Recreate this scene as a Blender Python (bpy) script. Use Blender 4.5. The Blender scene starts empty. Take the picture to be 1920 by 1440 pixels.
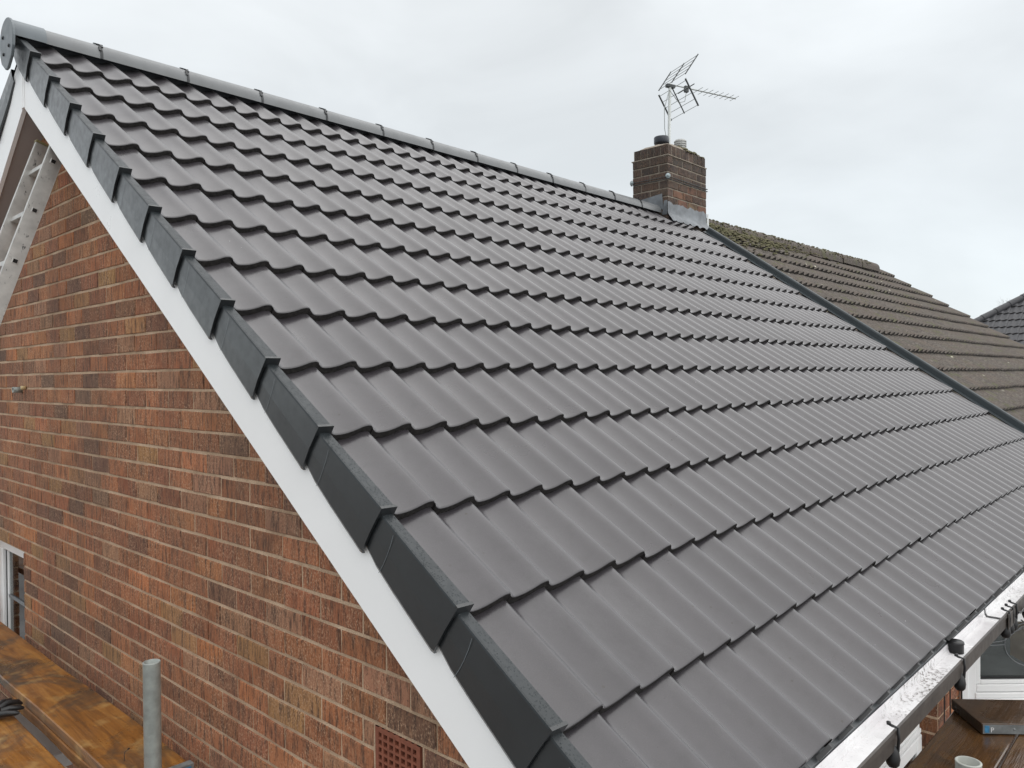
import bpy, bmesh, math, random
from mathutils import Vector, Matrix, noise
random.seed(7)
R = math.radians
scene = bpy.context.scene
COL = scene.collection

# ------------------------------------------------------------------ camera
cam_d = bpy.data.cameras.new("camera")
cam = bpy.data.objects.new("camera", cam_d)
COL.objects.link(cam)
CAM = Vector((-1.265, -1.0447, 0.7364))
YAW, PITCH, ROLL = 0.7517, -0.0085, -0.0092
fw = Vector((math.cos(YAW) * math.cos(PITCH), math.sin(YAW) * math.cos(PITCH), math.sin(PITCH)))
rt = Vector((math.sin(YAW), -math.cos(YAW), 0))
up = rt.cross(fw)
rt2 = rt * math.cos(ROLL) + up * math.sin(ROLL)
up2 = rt2.cross(fw)
M = Matrix((rt2, up2, -fw)).transposed().to_4x4()
M.translation = CAM
cam.matrix_world = M
cam_d.sensor_width = 36.0
cam_d.lens = 36.0 * 1458.43 / 1920.0
cam_d.clip_start = 0.05
cam_d.clip_end = 3000
scene.camera = cam

# ------------------------------------------------------------------ sky, sun, exposure
SUN_EL, SUN_AZ = R(53), R(297)      # direction of the bright part of the cloud, from +x counter-clockwise
world = bpy.data.worlds.new("World")
scene.world = world
world.use_nodes = True
nt = world.node_tree
nt.nodes.clear()
N, L = nt.nodes.new, nt.links.new
out = N("ShaderNodeOutputWorld")
mix = N("ShaderNodeMixShader")
mix.inputs[0].default_value = 0.9
bg1 = N("ShaderNodeBackground"); bg2 = N("ShaderNodeBackground")
sky = N("ShaderNodeTexSky"); sky.sky_type = 'NISHITA'; sky.sun_disc = False
sky.sun_elevation = SUN_EL; sky.sun_rotation = R(90) - SUN_AZ
L(sky.outputs[0], bg1.inputs[0]); bg1.inputs[1].default_value = 0.08
tc = N("ShaderNodeTexCoord")
sep = N("ShaderNodeSeparateXYZ"); L(tc.outputs["Generated"], sep.inputs[0])
rampe = N("ShaderNodeValToRGB"); L(sep.outputs[2], rampe.inputs[0])
cr = rampe.color_ramp
cr.interpolation = 'EASE'
cr.elements[0].position = 0.0; cr.elements[0].color = (0.585, 0.625, 0.645, 1)
cr.elements[1].position = 1.0; cr.elements[1].color = (1.0, 1.0, 1.0, 1)
e = cr.elements.new(0.45); e.color = (0.63, 0.655, 0.665, 1)
nz = N("ShaderNodeTexNoise"); nz.inputs["Scale"].default_value = 2.6; nz.inputs["Detail"].default_value = 5
nz.inputs["Roughness"].default_value = 0.5; nz.inputs["Distortion"].default_value = 0.4
mp = N("ShaderNodeMapping"); mp.inputs["Scale"].default_value = (1, 1, 2.2)
L(tc.outputs["Generated"], mp.inputs[0]); L(mp.outputs[0], nz.inputs["Vector"])
mr = N("ShaderNodeMapRange"); mr.inputs[1].default_value = 0.3; mr.inputs[2].default_value = 0.7
mr.inputs[3].default_value = 0.85; mr.inputs[4].default_value = 1.09
L(nz.outputs[0], mr.inputs[0])
mul = N("ShaderNodeVectorMath"); mul.operation = 'MULTIPLY'
L(rampe.outputs[0], mul.inputs[0]); L(mr.outputs[0], mul.inputs[1])
L(mul.outputs[0], bg2.inputs[0])
bg2.inputs[1].default_value = 1.0
L(bg1.outputs[0], mix.inputs[1]); L(bg2.outputs[0], mix.inputs[2]); L(mix.outputs[0], out.inputs[0])

sd = bpy.data.lights.new("sun", 'SUN')
sd.energy = 1.5; sd.angle = R(115); sd.color = (1.0, 0.98, 0.95)
sun = bpy.data.objects.new("sun", sd); COL.objects.link(sun)
sdir = Vector((math.cos(SUN_EL) * math.cos(SUN_AZ), math.cos(SUN_EL) * math.sin(SUN_AZ), math.sin(SUN_EL)))
sun.rotation_euler = sdir.to_track_quat('Z', 'Y').to_euler()
sun.location = (-20, -20, 30)
vs = scene.view_settings
vs.view_transform = 'Standard'; vs.look = 'None'; vs.gamma = 1; vs.exposure = 0.6; vs.use_curve_mapping = False
scene.cycles.max_bounces = 6

# ------------------------------------------------------------------ helpers
TH = 0.6142
CT, ST = math.cos(TH), math.sin(TH)
YA = 3.67                      # ridge line
G, W = 0.345, 0.1505           # course gauge, width of one wave
def RP(x, s, n): return Vector((x, s * CT - n * ST, s * ST + n * CT))

class MB:
    """collects faces, then becomes one mesh object"""
    def __init__(self): self.v = []; self.f = []; self.m = []; self.s = []; self.c = None
    def add(self, verts, faces, mat=0, smooth=False):
        b = len(self.v); self.v += [tuple(q) for q in verts]
        for f in faces:
            self.f.append(tuple(b + i for i in f)); self.m.append(mat); self.s.append(smooth)
        return self
    def box(self, a, b, mat=0, fn=None):
        xs = (a[0], b[0]); ys = (a[1], b[1]); zs = (a[2], b[2])
        v = [(x, y, z) for x in xs for y in ys for z in zs]
        if fn: v = [fn(*q) for q in v]
        return self.add(v, [(0, 1, 3, 2), (4, 6, 7, 5), (0, 4, 5, 1), (2, 3, 7, 6), (0, 2, 6, 4), (1, 5, 7, 3)], mat)
    def obox(self, o, ax, ay, az, mat=0):
        o, ax, ay, az = map(Vector, (o, ax, ay, az))
        v = [o + ax * i + ay * j + az * k for i in (0, 1) for j in (0, 1) for k in (0, 1)]
        return self.add(v, [(0, 1, 3, 2), (4, 6, 7, 5), (0, 4, 5, 1), (2, 3, 7, 6), (0, 2, 6, 4), (1, 5, 7, 3)], mat)
    def prism(self, poly, d, mat=0):
        poly = [Vector(q) for q in poly]; d = Vector(d); n = len(poly)
        v = poly + [q + d for q in poly]
        f = [tuple(range(n)), tuple(range(2 * n - 1, n - 1, -1))]
        f += [(i, n + i, n + (i + 1) % n, (i + 1) % n) for i in range(n)]
        return self.add(v, f, mat)
    def tube(self, pts, r, seg=6, mat=0, cap=True, hollow=0):
        pts = [Vector(q) for q in pts]; rs = r if isinstance(r, (list, tuple)) else [r] * len(pts)
        rings = []
        prev = None
        for i, q in enumerate(pts):
            t = (pts[min(i + 1, len(pts) - 1)] - pts[max(i - 1, 0)]).normalized()
            if prev is None:
                a = t.orthogonal().normalized()
            else:
                a = (prev - t * prev.dot(t)); a = a.normalized() if a.length > 1e-6 else t.orthogonal().normalized()
            prev = a; b = t.cross(a)
            rings.append([q + (a * math.cos(2 * math.pi * k / seg) + b * math.sin(2 * math.pi * k / seg)) * rs[i] for k in range(seg)])
        v = [w for rg in rings for w in rg]
        f = [(i * seg + k, i * seg + (k + 1) % seg, (i + 1) * seg + (k + 1) % seg, (i + 1) * seg + k)
             for i in range(len(pts) - 1) for k in range(seg)]
        self.add(v, f, mat, True)
        if cap:
            self.add(rings[0], [tuple(range(seg - 1, -1, -1))], mat); self.add(rings[-1], [tuple(range(seg))], mat)
        return self
    def lathe(self, prof, c, axis=(0, 0, 1), seg=24, mat=0, smooth=True):
        c = Vector(c); t = Vector(axis).normalized(); a = t.orthogonal().normalized(); b = t.cross(a)
        v = [c + t * h + (a * math.cos(2 * math.pi * k / seg) + b * math.sin(2 * math.pi * k / seg)) * r for r, h in prof for k in range(seg)]
        f = [(i * seg + k, i * seg + (k + 1) % seg, (i + 1) * seg + (k + 1) % seg, (i + 1) * seg + k)
             for i in range(len(prof) - 1) for k in range(seg)]
        return self.add(v, f, mat, smooth)
    def mesh(self, name, mats, auto=None):
        me = bpy.data.meshes.new(name)
        me.from_pydata(self.v, [], self.f)
        for m in (mats if isinstance(mats, (list, tuple)) else [mats]): me.materials.append(m)
        me.polygons.foreach_set("material_index", self.m)
        me.polygons.foreach_set("use_smooth", self.s)
        if self.c is not None:
            at = me.color_attributes.new("tint", 'FLOAT_COLOR', 'POINT')
            at.data.foreach_set("color", [x for q in self.c for x in q])
        me.update()
        return me
    def build(self, name, mats, parent=None, fix=True, bevel=0):
        me = self.mesh(name, mats)
        if fix or bevel:
            bm = bmesh.new(); bm.from_mesh(me)
            if fix: bmesh.ops.recalc_face_normals(bm, faces=bm.faces)
            if bevel:
                ed = [e for e in bm.edges if len(e.link_faces) == 2 and e.calc_face_angle(0) > 0.6]
                bmesh.ops.bevel(bm, geom=ed, offset=bevel, segments=2, profile=0.5, affect='EDGES', clamp_overlap=True)
            bm.to_mesh(me); bm.free()
        return link(name, me, parent)

def link(name, me, parent=None, loc=None, rot=None):
    o = bpy.data.objects.new(name, me); COL.objects.link(o)
    if parent is not None:
        o.parent = parent
        if parent.type == 'EMPTY': o.matrix_parent_inverse = Matrix.Translation(-Vector(parent.location))
    if loc is not None: o.location = loc
    if rot is not None: o.rotation_euler = rot
    return o
def thing(name, label, cat, loc=(0, 0, 0), group=None):
    o = bpy.data.objects.new(name, None); COL.objects.link(o); o.location = loc; o.empty_display_size = 0.1
    return tag(o, label, cat, group)
def tag(o, label, cat, group=None, kind=None):
    o["label"] = label; o["category"] = cat
    if group: o["group"] = group
    if kind: o["kind"] = kind
    return o

# ------------------------------------------------------------------ materials
class NT:
    def __init__(self, name, rough=0.5, base=(0.5, 0.5, 0.5), metal=0, spec=0.5):
        self.m = bpy.data.materials.new(name); self.m.use_nodes = True
        self.t = self.m.node_tree; self.b = self.t.nodes["Principled BSDF"]
        self.b.inputs["Base Color"].default_value = (*base, 1); self.b.inputs["Roughness"].default_value = rough
        self.b.inputs["Metallic"].default_value = metal; self.b.inputs["Specular IOR Level"].default_value = spec
        self._p = None
    def n(self, k, **kw):
        o = self.t.nodes.new(k)
        for a, v in kw.items(): setattr(o, a, v)
        return o
    def l(self, a, b): self.t.links.new(a, b)
    def pos(self):
        if not self._p: self._p = self.n("ShaderNodeNewGeometry").outputs["Position"]
        return self._p
    def noise(self, scale, sv=(1, 1, 1), detail=4, rough=0.55, off=(0, 0, 0), rot=(0, 0, 0), dist=0.0):
        mp = self.n("ShaderNodeMapping"); mp.inputs["Scale"].default_value = sv; mp.inputs["Location"].default_value = off
        mp.inputs["Rotation"].default_value = rot
        self.l(self.pos(), mp.inputs[0])
        q = self.n("ShaderNodeTexNoise"); q.inputs["Scale"].default_value = scale; q.inputs["Detail"].default_value = detail
        q.inputs["Roughness"].default_value = rough; q.inputs["Distortion"].default_value = dist
        self.l(mp.outputs[0], q.inputs["Vector"]); return q.outputs[0]
    def voro(self, scale, sv=(1, 1, 1), feature='F1', rnd=1.0):
        mp = self.n("ShaderNodeMapping"); mp.inputs["Scale"].default_value = sv
        self.l(self.pos(), mp.inputs[0])
        q = self.n("ShaderNodeTexVoronoi", feature=feature); q.inputs["Scale"].default_value = scale; q.inputs["Randomness"].default_value = rnd
        self.l(mp.outputs[0], q.inputs["Vector"]); return q
    def rng(self, x, a, b, c=0.0, d=1.0):
        q = self.n("ShaderNodeMapRange"); q.inputs[1].default_value = a; q.inputs[2].default_value = b
        q.inputs[3].default_value = c; q.inputs[4].default_value = d; self.l(x, q.inputs[0]); return q.outputs[0]
    def ramp(self, x, *st):
        q = self.n("ShaderNodeValToRGB"); e = q.color_ramp.elements
        while len(e) < len(st): e.new(0.5)
        for k, (p, c) in enumerate(st): e[k].position = p; e[k].color = (*c, 1)
        self.l(x, q.inputs[0]); return q.outputs[0]
    def mix(self, f, a, b, mode='MIX'):
        q = self.n("ShaderNodeMix", data_type='RGBA', blend_type=mode)
        for i, v in ((0, f), (6, a), (7, b)):
            if isinstance(v, (int, float)): q.inputs[i].default_value = v
            elif isinstance(v, tuple): q.inputs[i].default_value = (*v, 1)
            else: self.l(v, q.inputs[i])
        return q.outputs[2]
    def math(self, op, a, b=None):
        q = self.n("ShaderNodeMath", operation=op)
        for i, v in ((0, a), (1, b)):
            if v is None: continue
            if isinstance(v, (int, float)): q.inputs[i].default_value = v
            else: self.l(v, q.inputs[i])
        return q.outputs[0]
    def color(self, x): self.l(x, self.b.inputs["Base Color"]); return self
    def rough(self, x): self.l(x, self.b.inputs["Roughness"]); return self
    def bump(self, x, strength=0.3, dist=0.002):
        q = self.n("ShaderNodeBump"); q.inputs["Strength"].default_value = strength; q.inputs["Distance"].default_value = dist
        self.l(x, q.inputs["Height"])
        if self.b.inputs["Normal"].links: self.l(self.b.inputs["Normal"].links[0].from_socket, q.inputs["Normal"])
        self.l(q.outputs[0], self.b.inputs["Normal"]); return self
    def attr(self, name):
        q = self.n("ShaderNodeAttribute", attribute_name=name); return q.outputs["Color"]

def mk_tile():
    k = NT("smooth grey roof tile", 0.4, spec=0.5)
    a = k.noise(2.2, detail=5); b = k.noise(26, detail=5); c = k.noise(420, detail=2)
    oi = k.n("ShaderNodeObjectInfo")
    col = k.ramp(a, (0.3, (0.031, 0.0275, 0.032)), (0.7, (0.044, 0.039, 0.045)))
    col = k.mix(k.rng(oi.outputs["Random"], 0, 1, 0.0, 0.5), col, (0.056, 0.050, 0.054))
    col = k.mix(k.rng(b, 0.5, 0.75, 0, 0.45), col, (0.024, 0.021, 0.023))
    dust = k.noise(3.1, sv=(1, 0.5, 0.5), detail=7, rough=0.7, off=(11, 3, 6))
    col = k.mix(k.rng(dust, 0.56, 0.74, 0, 0.4), col, (0.097, 0.094, 0.098))
    col = k.mix(k.rng(c, 0.35, 0.65, 0, 0.4), col, (0.018, 0.017, 0.018))
    v = k.voro(16); spot = k.math('MULTIPLY', k.rng(v.outputs["Distance"], 0.07, 0.05), k.rng(v.outputs["Color"], 0.55, 0.6))
    col = k.mix(spot, col, (0.022, 0.018, 0.015))
    v2 = k.voro(60); sp2 = k.math('MULTIPLY', k.rng(v2.outputs["Distance"], 0.11, 0.07), k.rng(v2.outputs["Color"], 0.86, 0.9))
    sp2 = k.math('MULTIPLY', sp2, k.rng(k.noise(1.3, off=(3, 1, 0)), 0.57, 0.66))
    col = k.mix(sp2, col, (0.5, 0.5, 0.5))
    k.color(col)
    k.rough(k.rng(k.noise(5, detail=6, off=(4, 4, 4)), 0.3, 0.7, 0.26, 0.38))
    k.b.inputs['Specular IOR Level'].default_value = 0.5; k.b.inputs['Coat Weight'].default_value = 0.45; k.b.inputs['Coat Roughness'].default_value = 0.2; k.b.inputs['Sheen Weight'].default_value = 0.62; k.b.inputs['Sheen Roughness'].default_value = 0.22
    k.bump(c, 0.06, 0.001); k.bump(k.noise(9, detail=2, off=(2, 7, 1)), 0.05, 0.004)
    return k.m
def mk_edge():
    k = NT("bare tile edge concrete", 0.9, spec=0.25)
    a = k.noise(90, detail=6)
    k.color(k.ramp(a, (0.3, (0.012, 0.011, 0.011)), (0.7, (0.040, 0.036, 0.034)))); k.bump(a, 0.6, 0.004); return k.m
def mk_plain(name, col, rough=0.5, var=0.12, scale=8, metal=0, spec=0.5, bump=0.1, bs=150):
    k = NT(name, rough, metal=metal, spec=spec)
    a = k.noise(scale, detail=6)
    k.color(k.ramp(a, (0.3, tuple(c * (1 - var) for c in col)), (0.7, tuple(min(1, c * (1 + var)) for c in col))))
    k.rough(k.rng(k.noise(scale * 2.3, off=(5, 2, 1)), 0.3, 0.7, rough * 0.85, min(1, rough * 1.15)))
    if bump: k.bump(k.noise(bs, detail=3), bump, 0.001)
    return k.m
def mk_verge(wet=False):
    k = NT("wet skylit verge plastic" if wet else "anthracite verge plastic", 0.36, spec=0.4 if wet else 0.5)
    a = k.noise(7, detail=6)
    k.color(k.ramp(a, (0.3, (0.009, 0.011, 0.0125)), (0.75, (0.017, 0.020, 0.022))))
    k.rough(k.rng(k.noise(30, detail=5), 0.3, 0.7, 0.28, 0.46))
    # rain drops lie on the upward faces
    g = k.n("ShaderNodeNewGeometry"); sp = k.n("ShaderNodeSeparateXYZ"); k.l(g.outputs["True Normal"], sp.inputs[0])
    v = k.voro(170); h = k.rng(v.outputs["Distance"], 0.42, 0.1)
    h = k.math('MULTIPLY', h, k.rng(v.outputs["Color"], 0.35, 0.5))
    h = k.math('MULTIPLY', h, k.rng(sp.outputs[2], 0.3, 0.6))
    k.bump(h, 0.5, 0.003)
    k.b.inputs['Coat Weight'].default_value = 0.45; k.b.inputs['Coat Roughness'].default_value = 0.22
    if wet:  # wet flange: sky light on its top put in as a lighter colour
        k.b.inputs['Coat Weight'].default_value = 0.0
        k.color(k.ramp(a, (0.3, (0.014, 0.018, 0.020)), (0.75, (0.026, 0.031, 0.034))))
    return k.m
def mk_brick(name, mul=1.0, wet=True):
    k = NT(name, 0.8, spec=0.3)
    tint = k.attr("tint")
    st = k.noise(9, sv=(1, 6.5, 1.1), detail=6, rough=0.65)
    st2 = k.noise(30, sv=(1, 5, 0.9), detail=5, rough=0.7, off=(3, 3, 3))
    sp = k.noise(160, sv=(1, 1, 0.7), detail=4, rough=0.7)
    bl = k.noise(7, detail=4, off=(8, 2, 5))
    col = k.mix(k.rng(st, 0.46, 0.62, 0, 0.78), tint, (0.055 * mul, 0.034 * mul, 0.026 * mul))
    col = k.mix(k.rng(st2, 0.52, 0.68, 0, 0.6), col, (0.50 * mul, 0.275 * mul, 0.155 * mul))
    col = k.mix(k.math('MULTIPLY', k.rng(sp, 0.53, 0.63, 0, 0.75), k.rng(bl, 0.36, 0.52)), col, (0.56 * mul, 0.37 * mul, 0.24 * mul))
    col = k.mix(k.rng(sp, 0.43, 0.34, 0, 0.8), col, (0.04 * mul, 0.027 * mul, 0.02 * mul))
    big = k.noise(1.5, sv=(1, 1, 0.38), detail=6, rough=0.6, off=(1, 7, 2))
    col = k.mix(k.rng(big, 0.47, 0.68, 0, 0.50), col, (0.10 * mul, 0.065 * mul, 0.05 * mul))
    k.color(col); k.bump(st2, 0.4, 0.004); k.bump(sp, 0.55, 0.003)
    return k.m
def mk_mortar(name, a=(0.68, 0.50, 0.35), b=(0.38, 0.26, 0.17)):
    k = NT(name, 0.95, spec=0.2)
    q = k.noise(6, detail=7, rough=0.65); s = k.noise(240, detail=3)
    col = k.ramp(q, (0.3, b), (0.65, a))
    k.color(k.mix(k.rng(s, 0.3, 0.6, 0.5, 0), col, (0.13, 0.09, 0.065))); k.bump(s, 0.7, 0.003); return k.m
def mk_old_tile():
    k = NT("weathered brown roof tile", 0.92, spec=0.2)
    a = k.noise(3.2, detail=5); b = k.noise(34, detail=6, rough=0.7); c = k.noise(6, detail=5, off=(9, 1, 4))
    oi = k.n("ShaderNodeObjectInfo")
    col = k.ramp(b, (0.32, (0.062, 0.054, 0.048)), (0.55, (0.120, 0.106, 0.094)), (0.75, (0.195, 0.175, 0.152)))
    col = k.mix(k.rng(oi.outputs["Random"], 0, 1, 0, 0.3), col, (0.10, 0.086, 0.075))
    col = k.mix(k.rng(a, 0.45, 0.7, 0, 0.5), col, (0.13, 0.098, 0.080))
    col = k.mix(k.rng(c, 0.56, 0.66, 0, 0.55), col, (0.10, 0.105, 0.05))
    v = k.voro(9); lich = k.math('MULTIPLY', k.rng(v.outputs["Distance"], 0.17, 0.10), k.rng(v.outputs["Color"], 0.78, 0.82))
    col = k.mix(lich, col, (0.48, 0.46, 0.36))
    k.color(col); k.bump(b, 0.7, 0.006); return k.m
def mk_moss():
    k = NT("roof moss", 1.0, spec=0.1)
    a = k.noise(40, detail=5); b = k.noise(5, detail=4)
    col = k.ramp(a, (0.3, (0.050, 0.049, 0.028)), (0.7, (0.175, 0.168, 0.098)))
    k.color(k.mix(k.rng(b, 0.45, 0.6), col, (0.14, 0.125, 0.085))); k.bump(a, 0.9, 0.01); return k.m
def mk_wood(name, along='y', wet=0.35, dark=0.0):
    k = NT(name, 0.5, spec=0.5)
    sv = (9, 0.9, 9) if along == 'y' else (0.9, 9, 9)
    sv2 = (34, 1.6, 34) if along == 'y' else (1.6, 34, 34)
    a = k.noise(1.7, sv=sv, detail=7, rough=0.6, dist=1.4); b = k.noise(2.6, sv=sv2, detail=5, dist=0.8)
    c = k.noise(3.4, sv=(1.4, 1, 1), detail=6, rough=0.62, off=(2, 5, 1), dist=0.7); d = k.noise(9, detail=6, off=(6, 6, 6))
    col = k.ramp(a, (0.28, (0.115, 0.044, 0.010)), (0.5, (0.26, 0.106, 0.021)), (0.72, (0.39, 0.185, 0.043)))
    col = k.mix(k.rng(b, 0.5, 0.72, 0, 0.6), col, (0.13, 0.060, 0.020))
    col = k.mix(k.rng(c, 0.50, 0.64, 0, 0.9), col, (0.065, 0.046, 0.030))
    col = k.mix(k.rng(d, 0.58, 0.74, 0, 0.5), col, (0.52, 0.34, 0.13))
    if dark: col = k.mix(dark, col, (0.030, 0.022, 0.016))
    k.color(col); k.rough(k.rng(k.noise(4, detail=5, off=(1, 8, 3)), 0.35, 0.65, wet * 0.6, wet * 1.6))
    k.bump(b, 0.35, 0.003); k.bump(a, 0.25, 0.004); return k.m
def mk_gutter_in():
    k = NT("white gutter lining", 0.3, spec=0.5)
    a = k.noise(5, detail=6); d = k.noise(55, sv=(1, 1.6, 1), detail=6, rough=0.75, off=(2, 2, 2))
    col = k.ramp(a, (0.35, (0.70, 0.68, 0.69)), (0.7, (0.86, 0.86, 0.86)))
    sx = k.n("ShaderNodeSeparateXYZ"); k.l(k.pos(), sx.inputs[0])
    patch = k.math('MULTIPLY', k.rng(sx.outputs[0], 1.12, 1.30), k.rng(sx.outputs[0], 1.80, 1.62))
    patch = k.math('ADD', patch, k.math('MULTIPLY', k.rng(sx.outputs[0], 2.55, 2.7), 0.45))
    patch = k.math('MULTIPLY', patch, k.rng(k.noise(9, detail=3), 0.36, 0.52))
    dirt = k.math('MULTIPLY', k.rng(d, 0.5, 0.6), patch)
    col = k.mix(dirt, col, (0.09, 0.07, 0.055))
    col = k.mix(k.rng(k.noise(150, off=(7, 7, 7)), 0.6, 0.72, 0, 0.5), col, (0.4, 0.3, 0.27))
    k.color(col); k.rough(k.rng(a, 0.3, 0.7, 0.12, 0.35)); return k.m
def mk_alu():
    k = NT("paint splashed aluminium", 0.42, metal=0.55, spec=0.5)
    a = k.noise(16, detail=5); b = k.noise(30, sv=(1.0, 1, 0.55), detail=6, rough=0.7, off=(3, 3, 1))
    col = k.ramp(a, (0.3, (0.42, 0.41, 0.39)), (0.7, (0.58, 0.57, 0.54)))
    k.color(k.mix(k.rng(b, 0.60, 0.66, 0, 0.9), col, (0.05, 0.05, 0.05))); k.bump(b, 0.2, 0.002); return k.m
def mk_glass():
    m = bpy.data.materials.new("window glass"); m.use_nodes = True; t = m.node_tree; t.nodes.clear()
    o = t.nodes.new("ShaderNodeOutputMaterial"); mx = t.nodes.new("ShaderNodeMixShader"); fr = t.nodes.new("ShaderNodeFresnel")
    fr.inputs[0].default_value = 1.5
    tr = t.nodes.new("ShaderNodeBsdfTransparent"); tr.inputs[0].default_value = (0.75, 0.80, 0.80, 1)
    gl = t.nodes.new("ShaderNodeBsdfGlossy"); gl.inputs["Roughness"].default_value = 0.01
    ad = t.nodes.new("ShaderNodeMath"); ad.operation = 'ADD'; ad.inputs[1].default_value = 0.05; ad.use_clamp = True
    t.links.new(fr.outputs[0], ad.inputs[0]); t.links.new(ad.outputs[0], mx.inputs[0]); t.links.new(tr.outputs[0], mx.inputs[1]); t.links.new(gl.outputs[0], mx.inputs[2])
    t.links.new(mx.outputs[0], o.inputs[0]); return m

TILE, EDGE, VERGE, VERGE_SKYLIT = mk_tile(), mk_edge(), mk_verge(), mk_verge(True)
RIDGE = mk_plain("grey ridge tile concrete", (0.15, 0.156, 0.16), 0.38, 0.10, 9, bump=0.12)
UNION = mk_plain("black ridge union plastic", (0.018, 0.02, 0.022), 0.5)
CAPP = mk_plain("grey ridge end plastic", (0.12, 0.138, 0.15), 0.38, 0.08, 9)
ROLL = mk_plain("dark blue ridge roll", (0.03, 0.037, 0.045), 0.6)
UPVC = mk_plain("white plastic trim", (0.91, 0.91, 0.905), 0.32, 0.02, 4, bump=0.02)
SOFFIT = mk_plain("shade taupe soffit board", (0.36, 0.33, 0.32), 0.6, 0.05, 5)  # taupe holds the underside's shade and the brown reflected from the brick
BRICK = mk_brick("rustic red brick")
BRICKD = mk_brick("sooty chimney brick", 0.40)
BRICKF = mk_brick("smooth orange brick", 1.0)
MORTAR = mk_mortar("buff mortar")
MORTARG = mk_mortar("grey chimney mortar", (0.34, 0.30, 0.25), (0.17, 0.145, 0.115))
OLD, MOSS = mk_old_tile(), mk_moss()
OLDEDGE = mk_plain("old tile edge", (0.022, 0.018, 0.015), 0.95, 0.3, 40)
LEAD = mk_plain("grey lead sheet", (0.15, 0.162, 0.175), 0.5, 0.28, 9, metal=0.35, bump=0.4, bs=22)
TRIM = mk_plain("slate blue joint strip", (0.030, 0.038, 0.042), 0.45, 0.1, 5, spec=0.3)
WOOD, WOODX = mk_wood("wet orange scaffold board"), mk_wood("wet brown scaffold board", 'x', 0.13, 0.76)
WOODD = mk_wood("dark soaked board", 'x', 0.3, 0.86)
WOODL = mk_wood("pale lower board", 'y', 0.6)
GALV = mk_plain("galvanised scaffold tube", (0.30, 0.32, 0.30), 0.55, 0.22, 26, metal=0.25, bump=0.3, bs=120)
TUBEW = mk_plain("weathered whitish tube", (0.30, 0.31, 0.28), 0.5, 0.18, 30, metal=0.1, bump=0.3, bs=120)
BLACK = mk_plain("black plastic", (0.012, 0.012, 0.013), 0.4, 0.1)
GUT_IN = mk_gutter_in()
GUT_OUT = mk_plain("dark brown gutter face", (0.045, 0.036, 0.030), 0.45, 0.35, 11)
TRAY = mk_plain("grey eaves tray", (0.12, 0.127, 0.133), 0.5, 0.12, 12)
ALU = mk_alu()
AERIAL = mk_plain("dull aerial aluminium", (0.34, 0.36, 0.35), 0.5, 0.1, 20, metal=0.3)
MAST = mk_plain("pale mast aluminium", (0.60, 0.62, 0.60), 0.5, 0.08, 20, metal=0.2)
DARKM = mk_plain("dark aerial plastic", (0.05, 0.056, 0.056), 0.6)
GLASS = mk_glass()
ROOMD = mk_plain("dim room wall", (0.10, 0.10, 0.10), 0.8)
CURT = mk_plain("pale curtain", (0.55, 0.57, 0.58), 0.9)
LEADING = mk_plain("lead came", (0.20, 0.21, 0.22), 0.5)
TERRA = mk_plain("terracotta air brick", (0.22, 0.070, 0.038), 0.75, 0.2, 30)
DARKV = mk_plain("vent darkness", (0.01, 0.008, 0.007), 0.9)
GROUNDM = mk_plain("wet paving ground", (0.19, 0.185, 0.18), 0.7, 0.4, 0.6)
BLUE = mk_plain("blue sticker", (0.05, 0.20, 0.36), 0.5, 0.3, 90)
WHITEP = mk_plain("white print", (0.75, 0.75, 0.75), 0.5, 0.02)
STEELB = mk_plain("board end band", (0.20, 0.21, 0.21), 0.55, 0.3, 30, metal=0.3)
BARK = mk_plain("bare twig bark", (0.20, 0.19, 0.18), 0.9)
DARKTILE = mk_plain("charcoal roof tile", (0.055, 0.055, 0.06), 0.6, 0.2, 14)
SLABM = mk_plain("pale concrete slab", (0.48, 0.49, 0.49), 0.6, 0.1, 3)
CAVITY = mk_plain("roof felt", (0.02, 0.02, 0.022), 0.95)
COPPER = mk_plain("brass pipe end", (0.55, 0.42, 0.22), 0.5)
RENDER = mk_plain("pale brown wall", (0.25, 0.13, 0.085), 0.85, 0.25, 6)

# ------------------------------------------------------------------ ground
GZ = -5.2
g = MB(); g.add([(-900, -900, GZ), (900, -900, GZ), (900, 900, GZ), (-900, 900, GZ)], [(0, 1, 2, 3)])
o = g.build("ground", GROUNDM); o["kind"] = "structure"; o["label"] = "wet grey ground far below the scaffold boards"

# ================================================================== THE HOUSE
house = thing("brick_house", "brick house with new dark grey wavy tiled roof and white bargeboards", "house", (3.3, 1.8, GZ))
XW, XP = 0.10, 6.64                      # gable wall face, party line
# ---------------- roof deck
d = MB()
a = RP(0.02, -0.27, -0.075); b_ = RP(0.02, 0, 0)
def slope_pts(x, s, n, far=False):
    q = RP(x, s, n)
    if far: q.y = 2 * YA - q.y
    return q
sa = YA / CT
for far in (False, True):
    smax = (YA - 0.075 * ST) / CT
    q = [slope_pts(0.02, -0.27, -0.075, far), slope_pts(XP, -0.27, -0.075, far), slope_pts(XP, smax, -0.075, far), slope_pts(0.02, smax, -0.075, far)]
    d.add(q, [(0, 1, 2, 3)])
roof = d.build("roof", CAVITY, house, fix=False)

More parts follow.
